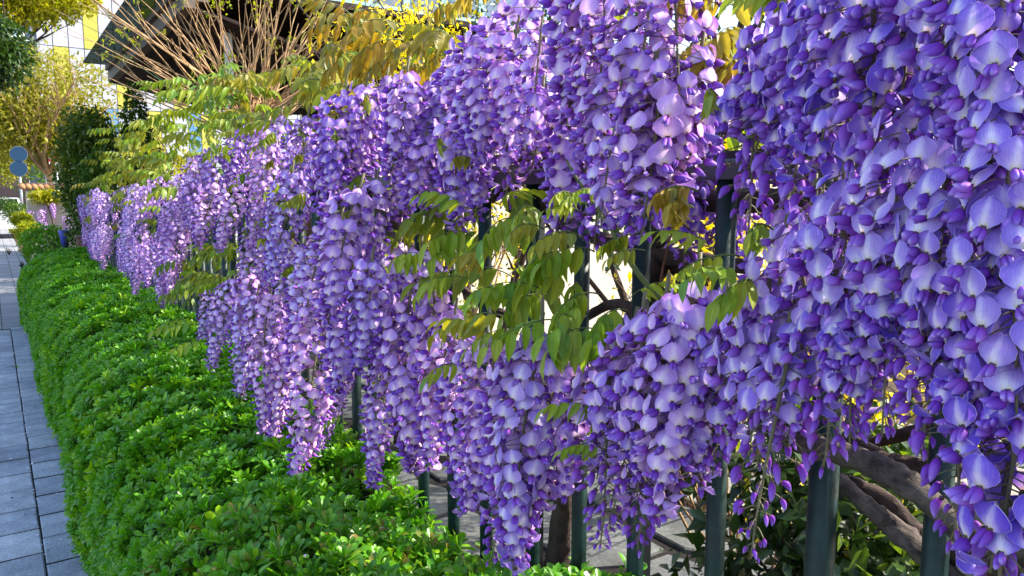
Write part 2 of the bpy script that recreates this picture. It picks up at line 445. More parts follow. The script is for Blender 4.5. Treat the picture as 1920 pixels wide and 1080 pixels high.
# little weed in the seam and pale grit
def weed(loc, s_, name, label, group=None):
    b = Tri()
    for i in range(26):
        a = random.uniform(0, 6.28); l = s_*random.uniform(.5, 1.1); e = random.uniform(.3, 1.0)
        d = Vector((math.cos(a), math.sin(a), e)); w = Vector((-math.sin(a), math.cos(a), 0))*s_*.1
        p = Vector(loc)
        q = [p, p+d*l*.5+w, p+d*l, p+d*l*.5-w]
        b.add([tuple(v) for v in q], [(0, 1, 2), (0, 2, 3)], (.5, .5, random.random()))
    return tag(link(name, b.mesh(name, (M['hedge'],))), label, 'weed', group)
weed((.078, P(31, 690, Z=0).y, .0), .035, 'weed', 'small green weed growing in the seam between the pavers')

# ------------------------------------------------------------------ wisteria flower templates
def banner(nu, nv, W_, H, fold, tilt, seed):
    """broad rounded standard petal: rows spaced so that the outline stays round, notched at the top"""
    rr = np.random.default_rng(seed); V = []; A = []; rf = rr.uniform(.07, .17); wv_ = rr.uniform(2.5, 4.5)
    for jj in range(nv+1):
        j = (1-math.cos(math.pi*jj/nv))/2
        w = W_*.5*max(.10, math.sin(math.pi*min(.985, max(.02, j)))**.62*(1.06-.12*j))
        for ii in range(nu+1):
            i = math.sin((ii/nu-.5)*math.pi)
            x = w*i; notch = .07*H*math.exp(-(i/.3)**2)*(j**6)
            z = H*j - notch - .06*H*abs(i)**2*(1-j)
            y = -fold*abs(x) - tilt*H*j**2 + .08*H*math.sin(j*math.pi)*(1-abs(i)) + rf*H*math.sin(i*wv_+seed)*j*abs(i) + rr.normal(0, .010)
            V.append((x, y, z))
            d = math.sqrt((x/(W_*.62))**2 + (z/(H*1.12))**2)
            rim = 1.0 if ((ii in (0, nu) or jj == nv) and j > .12) else 0
            A.append((min(1, d), .2*rim, .5, .5+.5*i))
    return np.array(V), grid_tris(nu, nv), np.array(A)

def pod(n, rings, L, w, h, curve, g=.5, rev=False):
    """closed curved bud along +Y"""
    V = [(0, 0, 0)]; A = [(0, g, .5)]
    for k in range(1, rings):
        t = k/rings
        s_ = math.sin(t**.8*math.pi)**.75
        for q in range(n):
            a = 2*math.pi*q/n
            V.append((w*.5*s_*math.cos(a), L*t, h*.5*s_*math.sin(a) + curve*L*math.sin(t*math.pi)*.5 - curve*L*t*.6)); A.append((t, g, .5))
    V.append((0, L, -curve*L*.6)); A.append((1, g, .5))
    T = []
    for q in range(n): T.append((0, 1+(q+1) % n, 1+q))
    for k in range(rings-2):
        for q in range(n):
            a = 1+k*n+q; c = 1+k*n+(q+1) % n; T += [(a, c, c+n), (a, c+n, a+n)]
    e = len(V)-1
    for q in range(n): T.append((e, 1+(rings-2)*n+q, 1+(rings-2)*n+(q+1) % n))
    return np.array(V), np.array(T), np.array(A)

def flower_open(seed, lod=2):
    """unit: 1 = banner width. the banner stands up and faces +Y, wings and keel stick out below it"""
    rr = random.Random(seed); b = Tri()
    nu, nv = ((8, 7), (6, 5), (4, 3))[2-lod]
    V, T, A = banner(nu, nv, rr.uniform(1.05, 1.2), rr.uniform(.84, .98), rr.uniform(.0, .40), rr.uniform(.10, .5), seed)
    V = V@rotx(np.array(rr.uniform(-.15, .25))).T + np.array((0, .06, .02))
    b.add(V, T, A)
    n, r = ((6, 5), (5, 4), (4, 3))[2-lod]
    for s_ in ((-1, 1) if lod == 2 else (1,)):
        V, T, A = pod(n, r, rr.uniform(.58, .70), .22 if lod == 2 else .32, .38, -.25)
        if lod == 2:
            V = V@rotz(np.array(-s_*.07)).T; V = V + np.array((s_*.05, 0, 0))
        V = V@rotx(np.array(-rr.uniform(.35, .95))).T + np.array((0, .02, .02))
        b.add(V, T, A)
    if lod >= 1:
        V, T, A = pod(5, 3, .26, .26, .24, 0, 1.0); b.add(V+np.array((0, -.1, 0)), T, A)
    return b.arrays()

def flower_half(seed, lod=2):
    rr = random.Random(seed); b = Tri()
    nu, nv = ((6, 5), (4, 3), (2, 2))[2-lod]
    V, T, A = banner(nu, nv, .85, .85, rr.uniform(-1.3, -.8), -.25, seed)
    V = V@rotx(np.array(-rr.uniform(.5, .9))).T; A = A.copy(); A[:, 0] = np.clip(A[:, 0]*.8+.2, 0, 1)
    b.add(V, T, A)
    V, T, A = pod(5, 4, .62, .3, .36, -.2); b.add(V@rotx(np.array(-.6)).T, T, A)
    if lod >= 1:
        V, T, A = pod(5, 3, .26, .26, .24, 0, 1.0); b.add(V+np.array((0, -.1, 0)), T, A)
    return b.arrays()

def flower_bud(seed, lod=2):
    rr = random.Random(seed); b = Tri(); n, r = ((7, 6), (5, 4), (4, 3))[2-lod]
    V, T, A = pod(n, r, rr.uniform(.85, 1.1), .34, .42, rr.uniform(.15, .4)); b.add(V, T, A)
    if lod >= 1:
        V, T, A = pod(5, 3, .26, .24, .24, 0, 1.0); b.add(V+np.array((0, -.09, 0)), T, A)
    return b.arrays()

FL = {lod: dict(open=[flower_open(i, lod) for i in range(7)], half=[flower_half(i+20, lod) for i in range(3)],
                bud=[flower_bud(i+40, lod) for i in range(3)]) for lod in (0, 1, 2)}
FMESH = {}
for kd, names in (('open', 'flower'), ('half', 'flower'), ('bud', 'bud')):
    FMESH[kd] = []
    for V, T, A, Mi in FL[2][kd]: FMESH[kd].append(mesh_np(names, V, T, A, (M['petal'],)))

def layout(seed, L, R_, opn, dens=1.0, fs=.0245):
    """placement of the flowers of one raceme hanging from (0,0,0): list of kind, variant, rotation, location, scale, random, pedicel start"""
    rr = random.Random(seed); out = []
    n = int(L/.0039*dens)
    for i in range(n):
        t = (i+rr.uniform(-.4, .4))/n; t = min(max(t, 0), .995)
        az = i*2.39996+rr.uniform(-.35, .35)
        env = min(1, .45+t/.18)*(1-.86*max(0, (t-.28)/.72)**1.25)
        r = R_*env*rr.uniform(.88, 1.05)
        z = -L*t
        e = t+rr.uniform(-.09, .09)
        if e < opn: kd, s_, tl = 'open', fs*rr.uniform(.86, 1.12), rr.uniform(-.35, .35)
        elif e < opn+.12: kd, s_, tl = 'half', fs*rr.uniform(.8, 1.0), rr.uniform(-.6, .1)
        else:
            q = (e-opn-.12)/max(.05, 1-opn-.12)
            kd, s_, tl = 'bud', fs*max(.34, (1.08-.66*q))*rr.uniform(.85, 1.1), -rr.uniform(.45, 1.2)
        v = rr.randrange(len(FL[2][kd]))
        reach = {'open': .30, 'half': .35, 'bud': .35}[kd]*s_
        rad = max(.006, r-reach)
        bx, by = math.sin(L*9+z*14+seed)*.006, math.cos(L*7+z*12+seed)*.006
        Rm = rotz(np.array(-az+rr.uniform(-.35, .35)))@rotx(np.array(tl))@roty(np.array(rr.uniform(-.35, .35)))
        loc = np.array((math.sin(az)*rad+bx, math.cos(az)*rad+by, z+rr.uniform(-.004, .004)))
        st = np.array((bx, by, z+.004+rad*.25))
        out.append((kd, v, Rm, loc, s_, rr.random(), st))
    return out

def stalk_mesh(seed, L, lay):
    b = Tri()
    pts = [(math.sin(L*9-L*t*14+seed)*.006, math.cos(L*7-L*t*12+seed)*.006, -L*t*1.0+.0) for t in np.linspace(0, 1, 12)]
    pts = [(0, 0, .05), (0, 0, .025)]+pts
    b.add(*tube(pts, list(np.linspace(.0026, .0009, len(pts))), 5), m=0)
    for kd, v, Rm, loc, s_, rn, st in lay:
        b.add(*tube([st, (st+loc)/2+np.array((0, 0, .0015)), loc], .0007, 3, False), m=0)
    return b

def raceme_mesh(seed, L, R_, opn, dens, lod, fs=.0245):
    lay = layout(seed, L, R_, opn, dens, fs)
    b = stalk_mesh(seed, L, lay) if lod else Tri().add(*tube([(0, 0, .04), (0, 0, -L)], .0015, 3))
    for kd in ('open', 'half', 'bud'):
        for v in range(len(FL[lod][kd])):
            q = [x for x in lay if x[0] == kd and x[1] == v]
            if q: bake(b, FL[lod][kd][v], [x[2] for x in q], [x[3] for x in q], [x[4] for x in q], [x[5] for x in q], m=1)
    return b.mesh('flower_cluster', (M['stalk'], M['petal']))

LENS = (.15, .20, .26, .33, .42)
RACE = {}
for lod, kinds in ((2, 3), (1, 3), (0, 2)):
    for li, L in enumerate(LENS):
        for kd, opn in (('full', .93), ('mid', .62), ('young', .30)):
            for v in range(1 if lod == 2 else 2):
                RACE[(lod, li, kd, v)] = raceme_mesh(100*lod+10*li+v+{'full': 0, 'mid': 3, 'young': 6}[kd], L, .043+.012*(L > .25),
                                                      opn, {2: 1.12, 1: 1.35, 0: 1.3}[lod], lod, .0245 if lod == 2 else .0205)

# ------------------------------------------------------------------ wisteria leaves
def leaflet(nv=6, L=1.0, W_=.40, fold=.35, droop=.3, seed=0):
    """lies along +Y, look = (across, along, random)"""
    V = []; A = []
    for j in range(nv+1):
        t = j/nv
        w = W_*.5*(math.sin(math.pi*min(1, t**.72))**.8 if 0 < t < 1 else .02)*(1 if t < .8 else (1-(t-.8)*1.2))
        z0 = -droop*t*t*L
        for i in (-1, -.5, 0, .5, 1):
            V.append((w*i, t*L, z0+abs(i)*w*fold+.015*math.sin(t*9+seed+i*2))); A.append((.5+.5*i, t, .5))
    return np.array(V), grid_tris(4, nv), np.array(A), np.zeros(8*nv, int)
LEAFLET = [leaflet(6, 1, .40, .35, .25, 0), leaflet(6, 1, .36, .6, .45, 2), leaflet(6, 1, .44, .2, .1, 4), leaflet(6, 1, .30, .9, .3, 5)]
LEAFLET_ME = [mesh_np('leaflet', V, T, A, (M['wleaf'],)) for V, T, A, _ in LEAFLET]

def leaf_layout(seed, L, n, size, hang):
    """compound leaf growing along +Y and arching down: rachis points and leaflets"""
    rr = random.Random(seed)
    pts = []; p = np.array((0., 0., 0.)); a = rr.uniform(.15, .5); tw = rr.uniform(-.3, .3)
    N = 12
    for i in range(N+1):
        pts.append(p.copy()); p = p+np.array((math.sin(tw*i*.25), math.cos(a), math.sin(a)))*L/N; a -= rr.uniform(.05, .10)*(1+hang*.4)
    pts = np.array(pts); out = []
    for k in range(n):
        t = .28+.66*k/(n-.5); q = t*N; i = int(q); c = pts[i]+(pts[min(i+1, N)]-pts[i])*(q-i)
        d = pts[min(i+1, N)]-pts[i]; el = math.atan2(d[2], d[1])
        for s_ in (-1, 1):
            sc = size*(.75+.5*math.sin(math.pi*(.25+.6*t)))*rr.uniform(.85, 1.1)
            Rm = rotz(np.array(-s_*(1.05-.3*t+rr.uniform(-.15, .15))))@rotx(np.array(-hang*rr.uniform(.75, 1.15)+el*.2))@roty(np.array(s_*rr.uniform(-.1, .5)))
            out.append((rr.choice((0, 1, 1, 2, 3)), Rm, c, sc, rr.random()))
    d = pts[-1]-pts[-2]; el = math.atan2(d[2], d[1])
    out.append((0, rotx(np.array(el-.2)), pts[-1], size*1.15, rr.random()))
    return pts, out

def leaf_stem_bag(pts):
    b = Tri(); b.add(*tube(pts, list(np.linspace(.0016, .0007, len(pts))), 4), m=0); return b

LEAVES = {}; LEAF_ARR = {}
LEAF_SPECS = {'clump': (.11, 4, .054, 1.25), 'big': (.16, 4, .054, .95), 'green': (.15, 4, .044, .65), 'spread': (.17, 4, .052, .75), 'small': (.085, 5, .026, 1.15), 'tiny': (.045, 5, .024, 1.45)}
for kd, (L, n, size, hang) in LEAF_SPECS.items():
    LEAVES[kd] = []; LEAF_ARR[kd] = []
    for v in range(4):
        pts, lay = leaf_layout(v*7+len(kd), L, n, size, hang)
        b = leaf_stem_bag(pts)
        for q in range(4):
            x = [l for l in lay if l[0] == q]
            if x: bake(b, LEAFLET[q], [l[1] for l in x], [l[2] for l in x], [l[3] for l in x], [l[4] for l in x], m=1)
        LEAF_ARR[kd].append(b.arrays())
        LEAVES[kd].append(b.mesh('compound_leaf', (M['green_stem'], M['wleaf'])))

def eul(M3):
    return Matrix([list(map(float, r)) for r in M3]).to_euler()

def put_leaf(vine, p, kd, heading, tone, pitch=0.0, scale=1.0, split=False, dim=0.0):
    """heading: compass direction the leaf grows towards, 0 = +Y, 90 = +X"""
    seed = random.randrange(4)
    E = (pitch, random.uniform(-.55, .55), -R(heading))
    if not split:
        o = link('compound_leaf', LEAVES[kd][seed], vine, color=(tone, dim, 0))
        o.location = Vector(p)-vine.location; o.rotation_euler = E; o.scale = (scale,)*3
        return o
    L, n, size, hang = LEAF_SPECS[kd]
    pts, lay = leaf_layout(random.randrange(999), L, n, size, hang)
    o = link('compound_leaf', leaf_stem_bag(pts).mesh('compound_leaf', (M['green_stem'], M['wleaf'])), vine, color=(tone, 0, 0))
    o.location = Vector(p)-vine.location; o.rotation_euler = E; o.scale = (scale,)*3
    for q, Rm, c, sc, rn in lay:
        l = link('leaflet', LEAFLET_ME[q], o, color=(min(1, max(0, tone+random.uniform(-.15, .15))), 0, 0))
        l.location = c; l.rotation_euler = eul(Rm); l.scale = (sc,)*3
    return o

def put_raceme(vine, px, pt, pb, X, tone=.4, kd='full', split=False, pink=0.0, fat=1.0, top=None, bottom=None, tilt=True, lean=.05):
    """hang a flower cluster on the plane x=X between two heights read from the photograph"""
    a = top if top is not None else P(px, pt, X=X)
    zb = bottom if bottom is not None else P(px, pb, X=X).z
    L = max(.10, a.z-zb)
    li = min(range(len(LENS)), key=lambda k: abs(math.log(LENS[k]/L)))
    s_ = L/LENS[li]; s_ = min(max(s_, .82), 1.2)
    E = (random.uniform(-.07, .07), lean+random.uniform(-.07, .07), random.uniform(0, 6.28)) if tilt else (0, 0, 0)
    depth = proj(a)[2]
    col = (tone, pink, random.random())
    if split:
        seed = random.randrange(999); opn = {'full': .93, 'mid': .62, 'young': .30}[kd]
        Ln = LENS[li]
        lay = layout(seed, Ln, (.043+.012*(Ln > .25))*fat, opn, .86, .021)
        st = stalk_mesh(seed, Ln, lay).mesh('flower_cluster', (M['stalk'],))
        o = link('flower_cluster', st, vine, color=col)
        for k_, v, Rm, loc, sc, rn, _ in lay:
            f = link('bud' if k_ == 'bud' else 'flower', FMESH[k_][v], o, color=(min(1, max(0, tone+random.uniform(-.25, .25))), pink, 0))
            f.location = loc; f.rotation_euler = eul(Rm); f.scale = (sc,)*3
    else:
        lod = 2 if depth < 1.9 else (1 if depth < 3.6 else 0)
        o = link('flower_cluster', RACE[(lod, li, kd, 0 if lod == 2 else random.randrange(2))], vine, color=col)
    o.rotation_mode = 'ZYX'; o.location = a-vine.location; o.rotation_euler = E; o.scale = (s_*fat if not split else s_, s_*fat if not split else s_, s_)
    return o

FX = .85      # plane of the railing
vineA = empty('wisteria_vine', (.93, .62, 0), 'nearest wisteria with large blue violet flowers and thick twisted brown branches', 'climbing plant', 'wisterias along the railing')
vineB = empty('wisteria_vine', (.95, 1.30, 0), 'middle wisteria with a clump of fresh green leaves hanging over the dark railing', 'climbing plant', 'wisterias along the railing')
vineC = empty('wisteria_vine', (.95, 4.20, 0), 'far wisteria with long lilac trusses over the hedge at the end of the railing', 'climbing plant', 'wisterias along the railing')

# ---- hand placed clusters: (px, top, bottom, X, tone, kind)
A_LIST = [
 # upper right mass
 (1445, 70, 330, .66, .55, 'mid'), (1405, 170, 440, .66, .75, 'young'), (1480, 30, 330, .66, .6, 'full'),
 (1545, -60, 250, .62, .7, 'full'), (1600, -50, 300, .60, .55, 'full'), (1655, -80, 330, .58, .75, 'mid'),
 (1720, -60, 340, .58, .8, 'mid'), (1500, 150, 520, .65, .85, 'young'), (1560, 200, 500, .62, .9, 'young'),
 (1610, 120, 480, .60, .85, 'mid'), (1780, -100, 260, .56, .6, 'full'), (1850, -110, 230, .54, .45, 'full'),
 (1900, -60, 330, .52, .5, 'full'), (1850, 60, 400, .54, .65, 'mid'), (1915, 200, 560, .52, .7, 'full'),
 (1360, 560, 640, .74, .4, 'mid'),
 # diagonal pale cascade
 (1730, 250, 620, .56, .35, 'full'), (1690, 320, 660, .57, .3, 'full'), (1640, 370, 700, .585, .3, 'full'),
 (1590, 400, 730, .60, .35, 'full'), (1530, 420, 700, .62, .35, 'full'), (1475, 440, 700, .65, .3, 'full'),
 (1790, 330, 690, .55, .45, 'full'), (1850, 380, 720, .535, .5, 'full'), (1905, 420, 800, .52, .55, 'full'),
 (1820, 520, 830, .54, .7, 'mid'), (1760, 540, 770, .57, .8, 'young'), (1690, 540, 800, .59, .75, 'young'),
 (1620, 560, 800, .60, .7, 'mid'), (1560, 600, 880, .60, .75, 'young'), (1500, 560, 850, .62, .55, 'mid'),
 (1440, 560, 830, .65, .45, 'mid'), (1470, 680, 1060, .60, .6, 'young'),
 (1410, 620, 880, .66, .4, 'mid'), (1360, 600, 900, .68, .35, 'mid'), (1310, 560, 900, .69, .3, 'full'),
 (1890, 650, 1080, .54, .75, 'mid'), (1925, 760, 1160, .53, .75, 'mid'), (1800, 690, 830, .55, .7, 'young'),
]
B_LIST = [
 (1290, 570, 960, .68, .35, 'full'), (1245, 590, 980, .69, .35, 'mid'), (1200, 620, 1000, .70, .35, 'mid'),
 (1150, 700, 1030, .71, .4, 'young'), (1180, 640, 900, .72, .3, 'full'), (1215, 700, 1030, .68, .5, 'mid'),
 (1130, -30, 330, .68, .3, 'full'), (1175, 20, 430, .68, .35, 'full'), (1230, -60, 330, .65, .3, 'full'),
 (1275, -40, 360, .66, .35, 'full'), (1310, 120, 430, .70, .5, 'mid'), (1225, 180, 450, .66, .5, 'mid'),
 (1080, -60, 240, .70, .3, 'full'), (1030, -20, 300, .72, .3, 'full'), (1085, 160, 440, .72, .35, 'full'),
 (980, 20, 300, .74, .35, 'full'), (1015, 180, 330, .75, .65, 'mid'), (1065, 300, 450, .74, .7, 'mid'), (1130, 280, 470, .74, .7, 'mid'),
 (1190, 320, 480, .76, .75, 'mid'), (935, 50, 310, .75, .45, 'full'), (900, 80, 330, .76, .5, 'full'), (1290, 350, 440, .9, .9, 'mid'),
 (1340, 330, 470, .98, .95, 'mid'), (1390, 340, 470, 1.0, .95, 'mid'),
 (955, 190, 390, .76, .45, 'mid'), (910, 220, 410, .75, .4, 'full'), (865, 230, 430, .75, .45, 'full'), (820, 200, 400, .77, .4, 'full'),
 (870, 110, 300, .77, .5, 'full'), (840, 150, 330, .78, .4, 'full'),
 # lower middle
 (1050, 640, 960, .71, .3, 'full'), (1010, 650, 1060, .71, .35, 'full'), (975, 690, 1050, .72, .4, 'mid'), (930, 650, 960, .73, .4, 'full'),
 (890, 640, 930, .74, .45, 'full'), (1070, 700, 930, .72, .35, 'full'), (985, 820, 1070, .71, .5, 'mid'),
 (850, 600, 870, .75, .35, 'full'), (810, 570, 870, .75, .25, 'full'), (770, 580, 880, .755, .3, 'full'), (740, 620, 900, .76, .35, 'full'),
 (790, 480, 680, .77, .35, 'full'), (750, 470, 690, .77, .35, 'full'),
]
C_LIST = [
 (690, 500, 700, .74, .35, 'full'), (640, 620, 870, .735, .4, 'full'), (615, 560, 905, .725, .4, 'full'), (655, 540, 740, .74, .35, 'full'),
 (575, 520, 840, .73, .35, 'full'), (535, 560, 860, .73, .4, 'full'), (500, 560, 810, .74, .35, 'full'), (555, 470, 700, .74, .3, 'full'),
 (700, 350, 540, .76, .3, 'full'), (665, 370, 610, .75, .25, 'full'), (630, 420, 640, .75, .3, 'full'), (600, 470, 700, .75, .35, 'full'),
 (725, 300, 460, .77, .5, 'full'), (760, 220, 420, .77, .45, 'full'), (790, 270, 400, .77, .4, 'full'),
 (755, 150, 330, .79, .35, 'full'), (715, 160, 350, .79, .35, 'full'), (680, 170, 350, .79, .4, 'full'), (640, 190, 390, .79, .55, 'full'),
 (600, 200, 400, .79, .75, 'full'), (570, 230, 390, .80, .8, 'full'), (610, 280, 400, .78, .75, 'full'),
 (520, 230, 430, .79, .3, 'full'), (490, 250, 470, .79, .25, 'full'), (540, 330, 540, .78, .3, 'full'), (505, 380, 580, .775, .3, 'full'),
 (455, 320, 480, .79, .2, 'full'), (435, 350, 475, .79, .2, 'full'), (480, 420, 620, .77, .35, 'full'), (460, 520, 700, .76, .4, 'full'),
 (430, 530, 690, .765, .35, 'full'), (400, 545, 650, .77, .2, 'full'), (475, 560, 740, .755, .45, 'full'), (420, 600, 690, .765, .35, 'full'),
 (440, 250, 350, .80, .8, 'full'), (400, 280, 400, .80, .8, 'full'), (370, 300, 430, .80, .5, 'full'), (350, 380, 470, .80, .35, 'full'),
 (330, 420, 550, .79, .65, 'full'), (300, 430, 570, .79, .35, 'full'), (280, 480, 575, .78, .3, 'full'), (320, 480, 565, .78, .5, 'full'),
 (250, 350, 480, .80, .35, 'full'), (235, 400, 540, .80, .4, 'full'), (290, 335, 440, .80, .45, 'full'), (262, 430, 560, .79, .35, 'full'),
 (205, 360, 400, .80, .85, 'full'), (215, 450, 540, .80, .3, 'full'), (178, 365, 430, .80, .2, 'full'), (190, 420, 490, .80, .25, 'full'),
]
for _y in np.arange(3.0, 9.1, .16):
    for _z in (1.46, 1.16):
        _p = (random.uniform(.74, .84), float(_y)+random.uniform(-.07, .07), _z+random.uniform(-.06, .06))
        _a = proj(_p); _b = proj((_p[0], _p[1], _p[2]-.26))
        if not (325 < _a[0] < 460 and _b[1] > 470 and _a[1] < 540) and random.random() < .7: C_LIST.append((_a[0], _a[1], _b[1], _p[0], random.uniform(.1, .8), 'full'))
cnt = {id(vineA): 0, id(vineB): 0}
SPLIT_A = {0, 3, 4, 6, 7, 13, 16, 17, 18, 19, 23, 28, 32, 36}
nA = nB = 0
for i, (px, t, bt, X, tone, kd) in enumerate(A_LIST):
    sp = False
    if i in (4, 9, 16, 18, 20, 23, 32, 36): 
        sp = nA < 262; 
    o = put_raceme(vineA, px, t, bt, X, min(1, tone+random.uniform(-.08, .2)), kd, split=sp, pink=random.uniform(.15, .5))
    if sp: nA += len(o.children)
for i, (px, t, bt, X, tone, kd) in enumerate(B_LIST):
    sp = False
    if i in (7, 9, 31, 32, 2, 13): sp = nB < 250
    o = put_raceme(vineB, px, t, bt, X+random.uniform(-.03, .03), max(0, min(1, tone-.12+random.uniform(-.25, .25))), kd, split=sp, pink=random.uniform(.25, .9), fat=1.12 if px > 900 else 1.2, lean=random.uniform(.05, .2))
    if sp: nB += len(o.children)
for i, (px, t, bt, X, tone, kd) in enumerate(C_LIST):
    if i % 7 == 5: continue
    put_raceme(vineC, px+6, t, bt, X+(-.08, .05, -.03)[i % 3], min(1, max(0, tone-.1+random.uniform(-.3, .3))), kd, pink=random.uniform(.2, 1), fat=random.uniform(1.05, 1.25), lean=random.uniform(.10, .28))

# ---- clusters filling the depth of the plant behind the front ones
MASS = [(160,365),(250,345),(330,315),(400,275),(470,230),(560,215),(640,175),(720,150),(790,155),(850,125),(880,85),(930,65),(1000,30),(1060,-40),
        (1330,-40),(1330,100),(1370,180),(1400,90),(1480,0),(1520,-60),(1940,-60),(1940,1100),(1850,1060),(1800,860),(1700,800),(1600,790),(1540,860),(1440,900),
        (1330,900),(1200,1000),(1110,940),(1090,840),(1040,1000),(960,1000),(880,900),(800,860),(730,880),(715,720),(640,700),(640,850),(520,840),(470,720),(370,640),
        (380,560),(345,550),(300,570),(215,540),(165,470)]
HOLES = [[(950,290),(1040,330),(1040,440),(1200,470),(1250,430),(1460,330),(1470,430),(1330,560),(1210,600),(1130,690),(1080,660),(840,600),(770,520),(770,420),(860,400),(950,390)],
         [(340,460),(440,470),(440,530),(350,560)], [(655,690),(720,690),(720,850),(655,850)]]
def inside(x, y, poly):
    c = False; j = len(poly)-1
    for i in range(len(poly)):
        xi, yi = poly[i]; xj, yj = poly[j]
        if (yi > y) != (yj > y) and x < (xj-xi)*(y-yi)/(yj-yi)+xi: c = not c
        j = i
    return c
def ok(p):
    x, y, z = proj(p)
    if z < .2: return False
    return inside(x, y, MASS) and not any(inside(x, y, h) for h in HOLES)
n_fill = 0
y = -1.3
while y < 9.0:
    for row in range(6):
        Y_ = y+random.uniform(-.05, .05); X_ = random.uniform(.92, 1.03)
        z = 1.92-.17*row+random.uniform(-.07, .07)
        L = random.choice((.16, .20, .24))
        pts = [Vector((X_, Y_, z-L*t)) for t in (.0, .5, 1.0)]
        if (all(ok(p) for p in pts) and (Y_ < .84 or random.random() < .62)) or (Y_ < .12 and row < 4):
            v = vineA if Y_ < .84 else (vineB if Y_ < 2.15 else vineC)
            put_raceme(v, 0, 0, 0, 0, random.choice((.6, .75, .9)), random.choice(('full', 'mid', 'mid')), pink=.15 if v is vineA else .5,  # deeper tones put the shade of the inner clusters into their colour
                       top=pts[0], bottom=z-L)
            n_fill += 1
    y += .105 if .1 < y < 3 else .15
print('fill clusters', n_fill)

# ---- leaves at the back of the plant, towards the garden
back = {0: [], 1: [], 2: []}
yb = -1.2
while yb < 9.0:
    for row in range(7):
        p = Vector((random.uniform(1.02, 1.12), yb+random.uniform(-.06, .06), 1.86-.145*row+random.uniform(-.05, .05)))
        if ok(p) and ok(p-Vector((0, 0, .1))) or (yb < .12 and row < 6): back[0 if p.y < .84 else (1 if p.y < 2.15 else 2)].append(p)
    yb += .10 if yb < 3 else .15
for y_ in np.arange(2.6, 9.0, .085):      # leaves between the trusses, just inside the bars
    p = Vector((random.uniform(.87, .95), float(y_), random.uniform(.92, 1.5)))
    back[2].append(p)
for q, v in enumerate((vineA, vineB, vineC)):
    b = Tri()
    for p in back[q]:
        kd = random.choice(('big', 'clump', 'green'))
        Rm = rotz(np.array(random.uniform(0, 6.28)))@roty(np.array(random.uniform(-.5, .5)))@rotx(np.array(random.uniform(-.4, .3)))
        bake(b, random.choice(LEAF_ARR[kd]), [Rm], [np.array(p)], [random.uniform(.85, 1.15)], [random.random()])
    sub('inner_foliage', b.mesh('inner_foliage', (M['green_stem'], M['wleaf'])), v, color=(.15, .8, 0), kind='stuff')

# ---- woody stems
def woody(vine, pts, r0, r1, mat='bark', name='branch', n=8, sides=10, knob=.07):
    path = smooth_path(pts, n); k = len(path); rr = random.Random(len(path)*7+int(r0*1e5))
    rad = [(r0+(r1-r0)*i/(k-1))*(1+rr.uniform(-knob, knob)) for i in range(k)]
    path = [p+Vector((rr.uniform(-1, 1), rr.uniform(-1, 1), rr.uniform(-1, 1)))*r0*.07 for p in path]
    b = Tri()
    if r0 > .008:     # ridged, twisting bark
        sides = 18; V, T, A = tube(path, rad, sides); ph = rr.uniform(0, 6)
        for i in range(k):
            c = np.array(path[i]); tw_ = i*.16+ph
            for q in range(sides):
                th = 2*math.pi*q/sides+tw_
                f = 1+.13*math.sin(2*th)+.08*math.sin(5*th+i*.3)+.05*math.sin(9*th-i*.7)+rr.uniform(-.035, .035)
                V[i*sides+q] = c+(V[i*sides+q]-c)*f
        b.add(V, T, A)
    else: b.add(*tube(path, rad, sides))
    return sub(name, b.mesh(name, (M[mat],)), vine)
# near vine: the thick branches in the lower right
woody(vineA, [P(1420, 790, X=.86), P(1520, 835, X=.80), P(1600, 858, X=.79), P(1700, 905, X=.79), P(1790, 985, X=.80), P(1850, 1015, X=.80), P(1990, 1040, X=.78)], .0145, .013, name='branch', n=10)
woody(vineA, [P(1570, 900, X=.90), P(1640, 960, X=.89), P(1700, 1010, X=.88), P(1790, 1090, X=.88), P(1850, 1180, X=.88)], .0115, .014, name='branch')
woody(vineA, [P(1590, 905, X=.93), P(1660, 945, X=.92), P(1730, 1015, X=.91), P(1830, 1050, X=.90), P(1960, 1060, X=.88)], .013, .015, 'dark_bark')
woody(vineA, [P(1590, 820, X=.95), P(1660, 865, X=.93), P(1700, 870, X=.93), P(1770, 875, X=.92), P(1900, 850, X=.90)], .011, .012, 'dark_bark')
woody(vineA, [(.95, .02, -.02), (.92, .05, .30), (.86, .10, .60), (.80, .14, .90), (.93, .10, 1.25), (.93, .2, 1.5), (.9, .4, 1.75)], .028, .016, 'bark', 'trunk')
woody(vineA, [P(1500, 880, X=1.02), P(1560, 870, X=1.0), P(1640, 830, X=.98), P(1750, 800, X=.97)], .010, .008, 'dark_bark')
woody(vineA, [P(1640, 1000, X=.9), P(1660, 980, X=.87), P(1668, 976, X=.86)], .003, .002, 'bark', 'twig', 3, 5)
woody(vineA, [P(1000, 352, X=.93), P(1160, 372, X=.92), P(1320, 378, X=.92), P(1480, 376, X=.91), P(1700, 380, X=.9), P(1950, 370, X=.88)], .017, .014, 'dark_bark')
